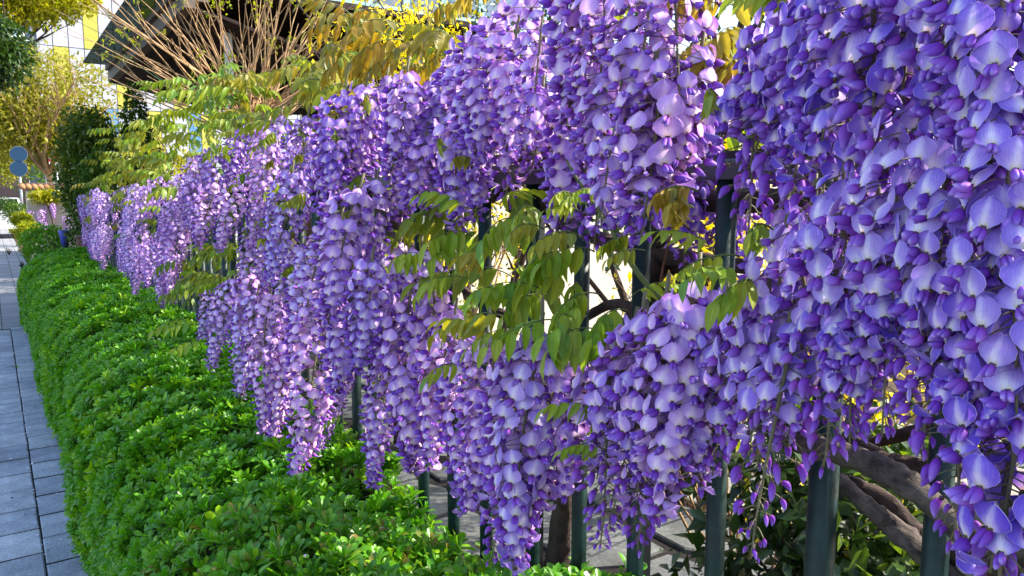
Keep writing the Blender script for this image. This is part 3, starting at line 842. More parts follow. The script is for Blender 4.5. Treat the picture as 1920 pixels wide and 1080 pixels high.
# middle vine: crossing stems on the rail
woody(vineB, [P(958, 385, X=.90), P(1000, 372, X=.88), P(1035, 395, X=.88), P(1080, 430, X=.90), P(1200, 470, X=.93), P(1290, 485, X=.93), P(1400, 500, X=.93)], .016, .013, 'dark_bark')
woody(vineB, [P(940, 300, X=.92), P(990, 292, X=.9), P(1010, 310, X=.9), P(965, 345, X=.89), P(900, 380, X=.9)], .013, .012, 'dark_bark')
woody(vineB, [P(1045, 160, X=.88), P(1032, 240, X=.86), P(1022, 320, X=.85), P(1018, 400, X=.87)], .012, .012, 'dark_bark')
woody(vineB, [(.96, 1.30, -.02), (.95, 1.28, .3), (.97, 1.22, .7), (.93, 1.12, 1.0), P(1200, 600, X=.92), P(1215, 540, X=.93), P(1235, 470, X=.94), P(1215, 430, X=.95)], .026, .022, 'dark_bark', 'trunk')
woody(vineB, [P(1215, 590, X=.92), P(1250, 560, X=.93), P(1290, 530, X=.95), P(1275, 500, X=.96), P(1250, 480, X=.95)], .018, .016, 'dark_bark')
woody(vineB, [P(1090, 600, X=.90), P(1150, 570, X=.88), P(1210, 590, X=.87), P(1250, 600, X=.9)], .009, .012, 'dark_bark')
woody(vineB, [P(1270, 230, X=.92), P(1340, 240, X=.93), P(1400, 260, X=.93)], .006, .006, 'dark_bark')
woody(vineB, [P(1370, 150, X=1.0), P(1395, 190, X=.95), P(1340, 130, X=1.0)], .012, .010, 'dark_bark')
woody(vineB, [P(655, 818, X=.82), P(700, 825, X=.81), P(780, 855, X=.80), P(830, 862, X=.80), P(878, 866, X=.82)], .007, .009, 'bark')
woody(vineB, [P(725, 560, X=.93), P(735, 640, X=.93), P(742, 760, X=.94), P(750, 830, X=.95)], .014, .016, 'dark_bark')
woody(vineB, [P(965, 600, X=.9), P(890, 560, X=.9), P(800, 480, X=.9), P(720, 430, X=.9)], .010, .008, 'dark_bark')
# reddish and green young shoots
woody(vineB, [P(1262, 590, X=.78), P(1195, 510, X=.74), P(1140, 420, X=.72), P(1085, 340, X=.71), P(1062, 300, X=.71)], .0048, .0016, 'green_stem', 'shoot', 8, 6, .03)
woody(vineB, [P(1235, 545, X=.78), P(1250, 470, X=.76), P(1270, 400, X=.75)], .0022, .0012, 'red_stem', 'shoot', 6, 5, .03)
woody(vineB, [P(1185, 490, X=.76), P(1130, 455, X=.75), P(1080, 440, X=.75)], .0022, .0012, 'red_stem', 'shoot', 6, 5, .03)
# far vine stems along the railing
woody(vineC, [(.93, 1.9, 1.38), (.92, 2.6, 1.45), (.94, 3.4, 1.42), (.92, 4.4, 1.5), (.94, 5.6, 1.42), (.93, 7.0, 1.47), (.93, 8.8, 1.4)], .020, .010, 'dark_bark')
woody(vineC, [(.95, 4.2, -.02), (.97, 4.15, .4), (.93, 4.25, .9), (.95, 4.1, 1.3), (.9, 3.9, 1.6)], .030, .018, 'dark_bark', 'trunk')
woody(vineC, [(.94, 2.0, 1.0), (.92, 2.9, 1.12), (.93, 4.1, 1.0), (.94, 6.2, 1.1), (.93, 8.6, 1.05)], .012, .008, 'dark_bark')
# long bare tendrils
for pts, v in (([P(860, 300, X=.8), P(850, 240, X=.77), P(825, 200, X=.75), P(815, 180, X=.75)], vineB),
               ([P(955, 175, X=.74), P(935, 150, X=.72), P(918, 110, X=.72)], vineB),
               ([P(600, 560, X=.72), P(640, 390, X=.74), P(625, 350, X=.74)], vineC),
               ([P(420, 230, X=.85), P(300, 150, X=.9), P(215, 95, X=.92), P(180, 92, X=.95), P(120, 105, X=.98), P(70, 150, X=1.0)], vineC),
               ([P(440, 240, X=.85), P(360, 190, X=.86), P(285, 135, X=.86)], vineC)):
    woody(v, pts, .0022, .0009, 'green_stem', 'tendril', 8, 5, .03)

# ---- leaves
# the green clump in the middle, each leaflet an object on the nearest
G = [(950, 420, 'clump', -100, .05), (975, 400, 'green', -150, .1), (1010, 470, 'clump', -120, .1), (1040, 480, 'clump', -60, .0), (990, 500, 'clump', -160, .1),
     (900, 460, 'clump', -110, .1), (860, 450, 'clump', -80, .05), (1090, 480, 'clump', -70, .15), (1060, 540, 'clump', -130, .05), (1000, 560, 'clump', -100, .1),
     (1100, 560, 'clump', -60, .1), (840, 470, 'green', -140, .1), (1150, 590, 'clump', -90, .0)]
for i, (px, py, kd, hd, tone) in enumerate(G):
    put_leaf(vineB, P(px+25, py-8, X=.74+.01*(i % 3)), kd, hd+random.uniform(-15, 15), tone, scale=.82, split=True)
G2 = [(960, 600, 'spread', -30, .45, .9), (900, 610, 'green', -25, .55, .9), (930, 640, 'green', -30, .5, .9), (870, 520, 'green', -40, .2, 1), (930, 480, 'clump', -50, .75, .8),
      (1130, 620, 'clump', -60, .1, 1), (1180, 560, 'green', 100, .1, .6), (880, 400, 'spread', -40, .1, .8), (1080, 600, 'clump', -100, .05, 1),
      (1040, 600, 'green', -90, .05, 1), (1110, 640, 'clump', -100, .05, 1), (800, 480, 'clump', -60, .1, .8), (940, 380, 'green', 60, .15, .9), (1020, 430, 'small', -90, .5, 1.1),
      (1095, 450, 'small', -100, .5, 1.3), (1010, 540, 'clump', -60, .1, 1), (970, 560, 'green', -90, .1, 1), (1130, 780, 'spread', -70, .1, .6), (1190, 800, 'spread', 40, .1, .5),
      (1140, 850, 'small', -60, .1, 1), (1335, 470, 'green', -80, .2, .6), (1385, 480, 'small', -60, .3, 1.0), (1410, 540, 'small', -110, .1, 1.3), (1385, 520, 'green', -100, .1, .7),
      (1300, 390, 'tiny', -90, .8, 1.4), (1310, 360, 'tiny', -70, .9, 1.4), (1120, 360, 'small', -110, .15, .9), (1085, 370, 'tiny', -60, .2, 1.2), (1090, 400, 'small', -90, .2, .9),
      (1190, 440, 'tiny', -90, .3, 1.3), (1210, 470, 'small', -70, .4, .8), (1710, 400, 'tiny', -100, .0, 1.1), (1450, 430, 'tiny', -80, .2, 1.2), (1345, 180, 'tiny', -90, .4, 1.2),
      (700, 500, 'green', -70, .4, .7), (650, 780, 'green', -60, .1, .5), (690, 720, 'green', 60, .1, .5), (1490, 10, 'small', -80, .2, 1.0), (890, 300, 'tiny', -90, .6, 1.2),
      (830, 260, 'tiny', -100, .3, 1.1), (870, 690, 'green', -100, .2, .8), (1000, 620, 'green', -90, .25, .9)]
for px, py, kd, hd, tone, sc in G2:
    X_ = .70 if px < 1250 else .62
    if py > 760 and px < 1250: X_ = .66
    v = vineA if px > 1420 else (vineB if px > 720 else vineC)
    put_leaf(v, P(px, py, X=X_), kd, hd+random.uniform(-15, 15), tone, random.uniform(-.2, .5), scale=sc*.8)
# bronze leaves at the very top right and the top
for px, py, X_ in ((1365, -30, .76), (1400, -40, .76), (1395, 60, .76), (1430, -20, .75), (1375, 10, .78), (1385, 90, .76), (1360, 80, .8), (1420, 110, .78), (940, -60, .82), (910, -40, .80), (960, -30, .84), (895, -10, .84), (870, 10, .85)):
    put_leaf(vineB, P(px, py, X=X_), 'clump', random.uniform(-110, -20), random.uniform(.6, 1), scale=.62)
# crest of leaves on the top of the plant
def crest(n, x0, x1, ylo, yhi, Xr, tone, kinds, vine, sc=1.0):
    for _ in range(n):
        px = random.uniform(x0, x1); f = (px-x0)/(x1-x0)
        lo = ylo[0]+(ylo[1]-ylo[0])*f; hi = yhi[0]+(yhi[1]-yhi[0])*f
        py = random.uniform(min(lo, hi), max(lo, hi))
        p = P(px, py, X=random.uniform(*Xr))
        put_leaf(vine, p, random.choice(kinds), random.uniform(-170, 30) if random.random() < .8 else random.uniform(0, 360), min(1, max(0, random.gauss(tone, .2))), random.uniform(-.2, .4), scale=sc*random.uniform(.75, 1.15), dim=random.uniform(.3, 1))
crest(36, 165, 330, (300, 200), (380, 310), (.80, .98), .45, ('big', 'green', 'spread'), vineC, 1.0)
crest(28, 165, 300, (250, 220), (360, 320), (.78, .95), .3, ('big', 'green'), vineC, 1.0)
crest(38, 240, 480, (220, 160), (330, 225), (.80, 1.0), .12, ('big', 'spread', 'green'), vineC, 1.0)
crest(16, 290, 480, (150, 130), (200, 190), (.82, .95), .1, ('spread', 'green'), vineC, 1.0)
crest(38, 440, 680, (140, 90), (235, 180), (.82, .98), .55, ('big', 'green', 'small', 'spread'), vineC, .95)
crest(34, 600, 860, (60, 50), (180, 140), (.82, .98), .85, ('big', 'green', 'small'), vineB, .9)
crest(10, 620, 790, (20, 30), (70, 80), (.82, .9), 1.0, ('big', 'spread'), vineB, .9)
crest(26, 165, 340, (330, 300), (420, 370), (.70, .80), .4, ('big', 'green', 'small'), vineC, .95)
crest(18, 330, 560, (230, 190), (330, 250), (.70, .80), .35, ('big', 'green', 'small'), vineC, .8)
crest(8, 180, 360, (380, 330), (470, 420), (.74, .78), .4, ('small', 'green'), vineC, .9)
crest(40, 335, 450, (470, 460), (560, 530), (.74, .88), .1, ('big', 'green', 'spread'), vineC, .9)
crest(14, 160, 460, (400, 330), (560, 520), (.86, .96), .15, ('big', 'green'), vineC, 1.0)
crest(24, 840, 1000, (330, 330), (620, 600), (.84, .96), .2, ('big', 'green', 'spread'), vineB, .9)
crest(18, 420, 700, (320, 250), (520, 430), (.70, .74), .45, ('tiny', 'small', 'tiny'), vineC, 1.0)
for px, py, hd in ((370, 610, -60), (390, 640, -90), (350, 600, -120), (365, 650, -100)):
    put_leaf(vineC, P(px, py, X=.68), 'spread', hd, .0, -.1, .9)
# folded silvery young leaves among the crest
for px, py in ((520, 250), (640, 330), (690, 330), (520, 350), (545, 370), (520, 440), (560, 500), (630, 340), (560, 430), (690, 180), (600, 150)):
    put_leaf(vineC, P(px, py, X=.73), 'tiny', random.uniform(-140, -40), random.uniform(.1, .6), scale=1.2)

# long dry shoot lying over the hedge
o = woody(vineC, [P(225, 925, X=.42), P(250, 895, X=.44), P(300, 862, X=.48), P(400, 850, X=.56), P(490, 855, X=.66)], .0022, .0014, 'bark', 'shoot', 8, 5, .05)

# ------------------------------------------------------------------ railing
fence = empty('iron_railing', (FX, .385, 0), 'dark green iron railing with round bars that carries the wisteria', 'railing')
V, T, A = tube([(0, 0, -.05), (0, 0, 1.475)], .0143, 12)
bar_me = mesh_np('bar', V, T, A, (M['iron'],))
V, T, A = tube([(0, 0, -.05), (0, 0, 1.50)], .0185, 14)
post_me = mesh_np('post', V, T, A, (M['iron'],))
bar_px = [1785, 1560, 1355, 1200, 1090, 1000, 910, 847, 790, 697, 665]
ys = [P(px, 600, X=FX).y for px in bar_px]
ys += [ys[-1]+.148*(k+1) for k in range(42)]
ys += [ys[0]-.148*(k+1) for k in range(3)]
for k, yy in enumerate(ys):
    o = link('post' if k in (1, 22, 36) else 'bar', post_me if k in (1, 22, 36) else bar_me, fence)
    o.location = Vector((FX, yy, 0))-fence.location
for z, h in ((1.475, .028), (.24, .03)):
    b = Tri(); b.add(*box(FX-.018, FX+.018, -.1, 9.15, z, z+h, .003)); sub('rail', b.mesh('rail', (M['black_iron'],), False), fence)
# upright square posts and a second rail of the inner trellis
tr = empty('trellis_frame', (1.02, 1.2, 0), 'black iron trellis frame standing just behind the railing', 'trellis')
for px in (1004, 1212):
    yy = P(px, 450, X=.99).y; b = Tri(); b.add(*box(.975, 1.005, yy-.015, yy+.015, -.02, 1.53)); sub('post', b.mesh('post', (M['black_iron'],), False), tr)
for zz in (1.505,):
    b = Tri(); b.add(*box(1.006, 1.026, -.1, 3.0, zz, zz+.022)); sub('rail', b.mesh('rail', (M['black_iron'],), False), tr)
# concrete pillar behind the railing on the right
pp = P(1835, 900, X=1.12)
pil = empty('concrete_pillar', (1.16, pp.y, 0), 'weathered beige concrete pillar behind the railing on the lower right', 'pillar')
b = Tri(); b.add(*box(1.08, 1.19, pp.y-.05, pp.y+.045, -.02, 1.02, .006)); sub('shaft', b.mesh('shaft', (M['concrete'],), False), pil)
b = Tri(); b.add(*box(1.06, 1.21, pp.y-.07, pp.y+.065, 1.021, 1.06, .008)); sub('cap', b.mesh('cap', (M['concrete'],), False), pil)

# ------------------------------------------------------------------ clipped hedge in front of the railing
def spoon(nv=5, seed=0):
    """round tipped leaf, narrow at the base"""
    prof = {5: ((0, .02), (.3, .055), (.55, .125), (.78, .185), (.93, .15), (1, .045)), 3: ((0, .03), (.45, .10), (.8, .19), (1, .07))}[nv]
    V = []; A = []
    for t, w in prof:
        for i in (-1, 0, 1): V.append((w*i, t*(1-.03*abs(i)), -.20*t*t+abs(i)*w*.40)); A.append((.5+.5*i, t, .5))
    return np.array(V), grid_tris(2, nv), np.array(A), np.zeros(4*nv, int)
def rosette(seed, nleaf=11, nv=5, size=.038):
    rr = random.Random(seed); b = Tri(); Ls = []
    for k in range(nleaf):
        f = k/nleaf; az = k*2.4+rr.uniform(-.3, .3); el = .45+.90*f+rr.uniform(-.15, .15)
        Ls.append((rotz(np.array(az))@rotx(np.array(el)), np.array((0, 0, .012*f)), size*(1.05-.45*f)*rr.uniform(.85, 1.15), rr.random()*.5))
    bake(b, spoon(nv), [l[0] for l in Ls], [l[1] for l in Ls], [l[2] for l in Ls], [l[3] for l in Ls])
    V, T, A = tube([(0, 0, -.05), (0, 0, .01)], .0012, 3, False); b.add(V, T, (.5, .5, .1))
    return b.arrays()
ROS_HI = [rosette(k) for k in range(6)]
ROS_LO = [rosette(k+9, 8, 3, .038) for k in range(4)]

def hnoise(x, y):
    return .018*math.sin(x*9.1+y*3.3)+.016*math.sin(y*3.9+1.3)+.010*math.sin(y*13.1+x*11)+.010*math.sin(x*23+y*29)
HT0 = .72
HX0, HX1 = .235, .86
def hedge_profile(s_, y):
    """s_ in 0..1 goes from the foot of the path side over the top to the railing side: position and outward normal"""
    HT = HT0+.10*max(0, min(1, (y-2)/2.5)); side = .36; r = .34; top = HX1-HX0-r
    tot = side+r*math.pi/2+top; d = s_*tot
    if d < side: x, z, nx, nz = HX0, d*(HT-r)/side, -1, .12
    elif d < side+r*math.pi/2:
        a = (d-side)/r; x = HX0+r-r*math.cos(a); z = HT-r+r*math.sin(a); nx, nz = -math.cos(a), math.sin(a)
    else: x = HX0+r+(d-side-r*math.pi/2); z = HT; nx, nz = 0, 1
    n_ = hnoise(x, y)
    lean = .03*math.sin(y*1.7+.5)+.012*math.sin(y*4.7)
    x += (-nx*-1)*n_*1.0*(nx != 0) + (lean*.5 if x < .6 else 0); z += n_*nz*1.2 if nz > .3 else 0
    z += max(0, (x-.55)/.3)*(-.085*math.exp(-((y-1.5)/.35)**2)+.10*max(0, min(1, (1.2-y)/.2)))
    return (x, z, nx, nz)
hedge = empty('clipped_hedge', (.58, 4.5, 0), 'long clipped bright green hedge between the pavement and the railing', 'hedge')
HY0, HY1 = -.2, 10.2
def rand_on_hedge(y, s_, depth):
    x, z, nx, nz = hedge_profile(s_, y)
    # rounded far end
    e = max(0, (y-(HY1-.35))/.35); k = math.sqrt(max(0, 1-e*e))
    x = .6+(x-.6)*(.45+.55*k); z = z*(.35+.65*k)
    return np.array((x-nx*depth, y, z-nz*depth)), nx, nz
items = {('hi', k): [] for k in range(6)}; items.update({('lo', k): [] for k in range(4)})
near = []
def add_ros(y, s_, depth, hi):
    p, nx, nz = rand_on_hedge(y, s_, depth)
    if random.random() < .06: p[2] += random.uniform(0, .035)
    tilt = math.atan2(nx, nz+.35)+random.gauss(0, .42)
    Rm = roty(np.array(tilt))@rotx(np.array(random.gauss(0, .35)))@rotz(np.array(random.uniform(0, 6.28)))
    key = ('hi', random.randrange(6)) if hi else ('lo', random.randrange(4))
    rec = (key, Rm, p, random.uniform(.75, 1.25), random.random()*.5+.25*(1+math.sin(y*3.1+p[0]*6))*.5)
    items[key].append(rec); return rec
for _ in range(6000):
    y_ = random.uniform(.35, 3.6)
    s_ = random.uniform(.0, 1); add_ros(y_, s_, max(0, random.gauss(.014, .024)), True)
for _ in range(14500):
    y_ = 3.5+(HY1-3.5)*random.random(); add_ros(y_, random.uniform(.05, 1), max(0, random.gauss(.008, .02)), False)
for _ in range(900):
    add_ros(random.uniform(HY0, .35), random.uniform(0, 1), random.uniform(0, .02), False)
# the 290 sprigs that show largest are objects
allr = [r for k in items for r in items[k] if k[0] == 'hi']
def vis(r):
    x, y, z = proj(r[2])
    return z if (150 < x < 1150 and 560 < y < 1090 and r[2][2] > .45 and z > .3) else 99
allr.sort(key=vis)
picked = set(id(r) for r in allr[:290])
ros_me = [mesh_np('sprig', V, T, A, (M['hedge'],)) for V, T, A, _ in ROS_HI]
for r in allr[:290]:
    o = link('sprig', ros_me[r[0][1]], hedge); o.location = Vector(r[2])-hedge.location; o.rotation_euler = eul(r[1]); o.scale = (r[3],)*3
b = Tri()
for k in items:
    q = [r for r in items[k] if id(r) not in picked]
    bake(b, (ROS_HI if k[0] == 'hi' else ROS_LO)[k[1]], [r[1] for r in q], [r[2] for r in q], [r[3] for r in q], [r[4] for r in q])
sub('foliage', b.mesh('foliage', (M['hedge'],)), hedge, kind='stuff')
# woody core
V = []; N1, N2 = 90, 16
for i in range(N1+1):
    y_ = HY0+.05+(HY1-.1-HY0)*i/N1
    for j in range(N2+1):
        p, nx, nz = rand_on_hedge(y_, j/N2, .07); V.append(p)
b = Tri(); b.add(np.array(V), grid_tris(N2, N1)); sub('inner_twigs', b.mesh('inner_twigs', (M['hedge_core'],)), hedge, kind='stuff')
# fallen petals on the hedge
b = Tri(); pv = [(-.5, -.5, 0), (.5, -.4, .1), (.5, .5, 0), (-.4, .5, .12)]
for _ in range(120):
    y_ = random.uniform(.7, 4); p, nx, nz = rand_on_hedge(y_, random.uniform(.6, 1), -.012)
    Rm = rotz(np.array(random.uniform(0, 6.28)))@rotx(np.array(random.gauss(0, .4)))
    b.add(np.array(pv)@Rm.T*random.uniform(.006, .012)+p, [(0, 1, 2), (0, 2, 3)], (random.uniform(.3, .7), 0, random.random()))
pet = link('fallen_petals', b.mesh('fallen_petals', (M['petal'],))); pet.color = (0, 0, 0, 1)
tag(pet, 'pale lilac petals fallen on the top of the hedge', kind='stuff')

b = Tri()
for _ in range(260):
    y_ = random.uniform(2.2, 8.5); x_ = random.uniform(-.4, .28) if random.random() < .6 else .078+random.gauss(0, .012)
    Rm = rotz(np.array(random.uniform(0, 6.28)))@rotx(np.array(random.gauss(0, .25)))
    b.add(np.array(pv)@Rm.T*random.uniform(.004, .012)+(x_, y_, .0125), [(0, 1, 2), (0, 2, 3)], (random.uniform(.3, .7), random.choice((0, 0, 1)), random.random()))
pet = link('path_litter', b.mesh('path_litter', (M['petal'],))); pet.color = (0, .5, 0, 1)
tag(pet, 'scattered petals and dry scraps lying on the grey pavers', kind='stuff')

# ------------------------------------------------------------------ ground behind the railing: flagstones
ter = empty('garden_paving', (2.4, 2.5, 0), 'irregular grey flagstones of the garden path behind the railing', kind='structure')
b = Tri(); b.add(*box(.92, 5.2, -1.5, 9.0, -.02, .001)); sub('joint_bed', b.mesh('joint_bed', (M['joint'],), False), ter)
rr = random.Random(3); x = .96; kk = 0
while x < 4.6:
    w = rr.uniform(.32, .50); y = -1.2
    while y < 7.0:
        l = rr.uniform(.35, .72); c = (x+w/2, y+l/2)
        n = 7; V = []
        for q in range(n):
            a = 2*math.pi*q/n+rr.uniform(-.2, .2)
            sx = (w/2-.014)*min(1.0, 1.25*abs(1)); 
            ex = max(-1, min(1, 1.32*math.cos(a))); ey = max(-1, min(1, 1.32*math.sin(a)))
            V.append((c[0]+ex*(w/2-.012)*rr.uniform(.93, 1), c[1]+ey*(l/2-.012)*rr.uniform(.93, 1)))
        top = .022+rr.uniform(-.004, .004)
        VV = [(p[0], p[1], 0) for p in V]+[(p[0], p[1], top-.006) for p in V]+[(c[0]+(p[0]-c[0])*.96, c[1]+(p[1]-c[1])*.96, top) for p in V]+[(c[0], c[1], top)]
        T = []
        for q in range(n):
            j = (q+1) % n
            T += [(q, j, n+j), (q, n+j, n+q), (n+q, n+j, 2*n+j), (n+q, 2*n+j, 2*n+q), (2*n+q, 2*n+j, 3*n)]
        bb = Tri(); bb.add(np.array(VV)-np.array((c[0], c[1], 0)), T)
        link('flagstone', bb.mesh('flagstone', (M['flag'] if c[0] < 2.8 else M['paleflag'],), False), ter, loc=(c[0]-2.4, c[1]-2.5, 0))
        y += l
    x += w

# ------------------------------------------------------------------ generic bushes and trees
def small_leaf(): 
    V = [(0, 0, 0), (.22, .4, .05), (0, .45, -.02), (-.22, .4, .05), (0, 1, -.12)]
    T = [(0, 1, 2), (0, 2, 3), (1, 4, 2), (2, 4, 3)]
    return np.array(V), np.array(T), np.array([(1, 0, .5), (1, .4, .5), (.5, .45, .5), (0, .4, .5), (.5, 1, .5)]), np.zeros(4, int)
SL = small_leaf()
def cloud(bag, center, rad, n, size, seed, gap=.35, shell=.55, squash=1.0, flat=0):
    """leaves spread through a lumpy ellipsoid, thinned by noise so that gaps stay"""
    r = np.random.default_rng(seed); P_ = r.normal(size=(n*2, 3)); P_ /= np.linalg.norm(P_, axis=1)[:, None]
    rr_ = shell+(1-shell)*r.random(n*2)**.7
    k = np.array([r.uniform(-4, 4, 3) for _ in range(6)]); ph = r.uniform(0, 6.28, 6)
    lump = sum(np.sin(P_@k[i]*1.3+ph[i]) for i in range(6))/6
    Q = P_*rr_[:, None]*(1+.30*lump)[:, None]*np.array(rad)+np.array(center)
    k2 = np.array([r.uniform(-1, 1, 3) for _ in range(5)])*(9/max(rad)); g = sum(np.sin(Q@k2[i]+ph[i]) for i in range(5))/5
    keep = g > -1+gap*1.6*r.random(n*2); Q = Q[keep][:n]; m_ = len(Q)
    Rm = rotz(r.uniform(0, 6.28, m_))@rotx(r.normal(-.3, .7, m_))@roty(r.normal(0, .6, m_))
    bake(bag, SL, Rm, Q, size*r.uniform(.6, 1.3, m_), r.random(m_)*.45+.25*(1+g[keep][:n]))

def branches(bag, base, n, L, r0, spread, seed, gen=2, up=.9, m=0, sides=5):
    rr_ = random.Random(seed)
    def grow(p, d, L_, r_, g):
        pts = [p]; q = p; dd = d.copy()
        for i in range(5):
            dd = (dd+Vector((rr_.uniform(-.16, .16), rr_.uniform(-.16, .16), rr_.uniform(-.06, .14)))).normalized(); q = q+dd*L_/5; pts.append(q)
        bag.add(*tube(pts, [r_*(1-.13*i) for i in range(6)], sides, False), m=m)
        if g > 0:
            for _ in range(3 if g > 1 else 2):
                i = rr_.randint(2, 5); nd_ = (dd+Vector((rr_.uniform(-1, 1), rr_.uniform(-1, 1), rr_.uniform(-.3, .7)))*.75).normalized()
                grow(pts[i], nd_, L_*rr_.uniform(.5, .75), r_*.55, g-1)
    for k in range(n):
        a = 2*math.pi*k/n+rr_.uniform(-.4, .4); s_ = spread*rr_.uniform(.5, 1.1)
        grow(Vector(base), Vector((math.cos(a)*s_, math.sin(a)*s_, up)).normalized(), L*rr_.uniform(.8, 1.15), r0, gen)

M['yellow_leaf'] = leaf_material('yellow_green_leaf', [[(.30, .33, .01), (.42, .40, .012), (.20, .28, .01), (.36, .30, .02)]], .5, .45, .3, False)
M['gold_leaf'] = leaf_material('golden_leaf', [[(.23, .24, .02), (.30, .28, .03), (.15, .20, .02), (.26, .22, .02)]], .5, .45, .3, False)
M['forsythia'] = leaf_material('yellow_blossom', [[(.80, .62, .01), (.85, .72, .02), (.75, .50, .01), (.80, .70, .15)]], .5, .4, .3, False, 1.1)
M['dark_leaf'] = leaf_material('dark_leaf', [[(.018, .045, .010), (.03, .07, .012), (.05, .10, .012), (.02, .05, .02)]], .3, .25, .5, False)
M['clipped_leaf'] = leaf_material('clipped_leaf', [[(.03, .075, .012), (.13, .19, .02), (.05, .11, .012), (.19, .24, .02), (.035, .08, .012)]], .38, .3, .4, False)
M['mid_leaf'] = leaf_material('mid_leaf', [[(.05, .12, .01), (.09, .17, .012), (.14, .22, .015), (.06, .13, .02)]], .4, .4, .4, False)
M['far_petal'] = solid('far_blossom', (.45, .33, .70), .6, .3, .3, 8)

def bush(name, loc, blobs, mat, leaf, n, label, cat, group=None, core=None, stems=None, seed=0, gap=.35, shell=.55):
    t = empty(name, loc, label, cat, group); b = Tri()
    for k, (c, r_, f) in enumerate(blobs): cloud(b, (loc[0]+c[0], loc[1]+c[1], loc[2]+c[2]), r_, int(n*f), leaf, seed*10+k, gap, shell)
    sub('foliage', b.mesh('foliage', (mat,)), t, kind='stuff')
    s = Tri(); nst, L, r0, sp, bm = stems or (5, blobs[0][0][2]*.9, .012, .6, 'dark_bark')
    branches(s, loc, nst, L, r0, sp, seed+3)
    sub('stem', s.mesh('stem', (M[bm],)), t)
    return t

# dark glossy shrubs low behind the railing (lower right)
for i, (px, py, X_, s_) in enumerate(((1460, 1000, 1.35, .34), (1640, 950, 1.45, .38), (1760, 960, 1.5, .42), (1890, 850, 1.35, .40))):
    p = P(px, py, X=X_)
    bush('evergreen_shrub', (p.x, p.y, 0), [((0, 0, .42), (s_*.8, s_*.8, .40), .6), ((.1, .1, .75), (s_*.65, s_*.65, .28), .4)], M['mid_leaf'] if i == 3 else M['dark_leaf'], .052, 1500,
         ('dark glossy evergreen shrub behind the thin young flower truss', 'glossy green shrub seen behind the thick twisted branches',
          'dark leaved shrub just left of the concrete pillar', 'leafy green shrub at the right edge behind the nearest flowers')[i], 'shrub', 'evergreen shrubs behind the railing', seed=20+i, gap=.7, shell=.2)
# yellow blossoming bushes
FORS = [((1430, 420), 1.9, .45, 1.25, 'yellow blossoming bush showing beneath the upper right flowers', 24), ((1330, 540), 2.6, .45, .95, 'low yellow blossoming bush behind the crossing vine stems', 25),
        ((1700, 700), 1.9, .5, .9, 'yellow blossoming bush glimpsed between the nearest flowers on the right', 26)]
for (px, py), X_, r_, h, lab, sd_ in FORS:
    p = P(px, py, X=X_)
    bush('forsythia_bush', (p.x, p.y, 0), [((0, 0, max(.4, p.z-.15)), (r_, r_, .5), .6), ((.1, .1, max(.7, p.z+.2)), (r_*.8, r_*.8, .35), .4)], M['forsythia'], .04, 1500, lab, 'bush', 'yellow blossoming bushes in the garden', seed=sd_, gap=.8, shell=.25,
         stems=(7, .9, .008, .5, 'tan_bark'))
p = P(820, 60, X=2.3)
bush('forsythia_bush', (p.x, p.y, 0), [((0, 0, 1.9), (.55, .6, .65), .45), ((-.1, .3, 2.4), (.5, .5, .45), .3), ((.1, .1, 1.2), (.6, .6, .6), .25)], M['forsythia'], .045, 4200,
     'tall yellow blossoming bush rising behind the bronze leaves at the top', 'bush', 'yellow blossoming bushes in the garden', seed=31, gap=.9, shell=.2, stems=(9, 1.5, .010, .4, 'tan_bark'))
p = P(905, 60, X=2.9)
bush('evergreen_tree', (p.x, p.y, 0), [((0, 0, 2.3), (.7, .7, 1.0), .6), ((.2, .1, 1.3), (.7, .7, .7), .4)], M['dark_leaf'], .05, 3000,
     'dark evergreen behind the tall yellow blossoming bush', 'tree', seed=33, stems=(4, 2, .03, .3, 'dark_bark'))
p = P(1300, 60, X=2.6)
bush('evergreen_tree', (p.x, p.y, 0), [((0, 0, 2.0), (.8, .8, .8), .6), ((.2, .1, 1.5), (.7, .7, .5), .4)], M['dark_leaf'], .05, 2600,
     'dark evergreen glimpsed behind the bronze leaves at the top right', 'tree', seed=34, stems=(4, 2, .03, .3, 'dark_bark'))

# cream garden wall behind, sunlit
gw = empty('garden_wall', (5.5, 5.6, 0), 'sunlit cream rendered house wall behind the garden', 'wall')
b = Tri(); b.add(*box(3.1, 9.0, 5.5, 5.75, -.02, 2.15)); sub('wall', b.mesh('wall', (M['cream'],), False), gw)
b = Tri(); b.add(*box(3.06, 9.04, 5.45, 5.80, 2.151, 2.22, .01)); sub('coping', b.mesh('coping', (M['concrete'],), False), gw)

# ------------------------------------------------------------------ porch with a dark timber soffit and a glass canopy
M['timber'] = bark_material('dark_timber', (.018, .011, .010), (.060, .034, .028), 9, .4)
M['fascia'] = solid('brown_fascia', (.13, .095, .075), .55, .4, .15, 6)
M['white_paint'] = solid('white_paint', (.72, .72, .70), .5, .4, .05, 8)
def glass_mat(name, col, tr):
    m, n, nd, ln = new_mat(name)
    g = nd.new('ShaderNodeBsdfGlossy'); g.inputs['Roughness'].default_value = .06; g.inputs[0].default_value = (.5, .55, .6, 1)
    t = nd.new('ShaderNodeBsdfTransparent'); t.inputs[0].default_value = (*col, 1)
    x = nd.new('ShaderNodeMixShader'); x.inputs[0].default_value = tr; ln.new(t.outputs[0], x.inputs[1]); ln.new(g.outputs[0], x.inputs[2])
    o = nd.new('ShaderNodeOutputMaterial'); ln.new(x.outputs[0], o.inputs[0]); return m
M['tint'] = glass_mat('tinted_glass', (.20, .25, .24), .10)
M['pane'] = glass_mat('window_glass', (.10, .16, .15), .30)
PY0, PY1 = 12.0, 7.0
c0 = P(210, 142, Y=PY0); g0 = P(155, 118, Y=PY0); c1 = P(365, 188, Y=PY0)
porch = empty('house_porch', (c0.x+2, 9, 0), 'dark timber porch roof with a tinted glass canopy at its edge', 'porch')
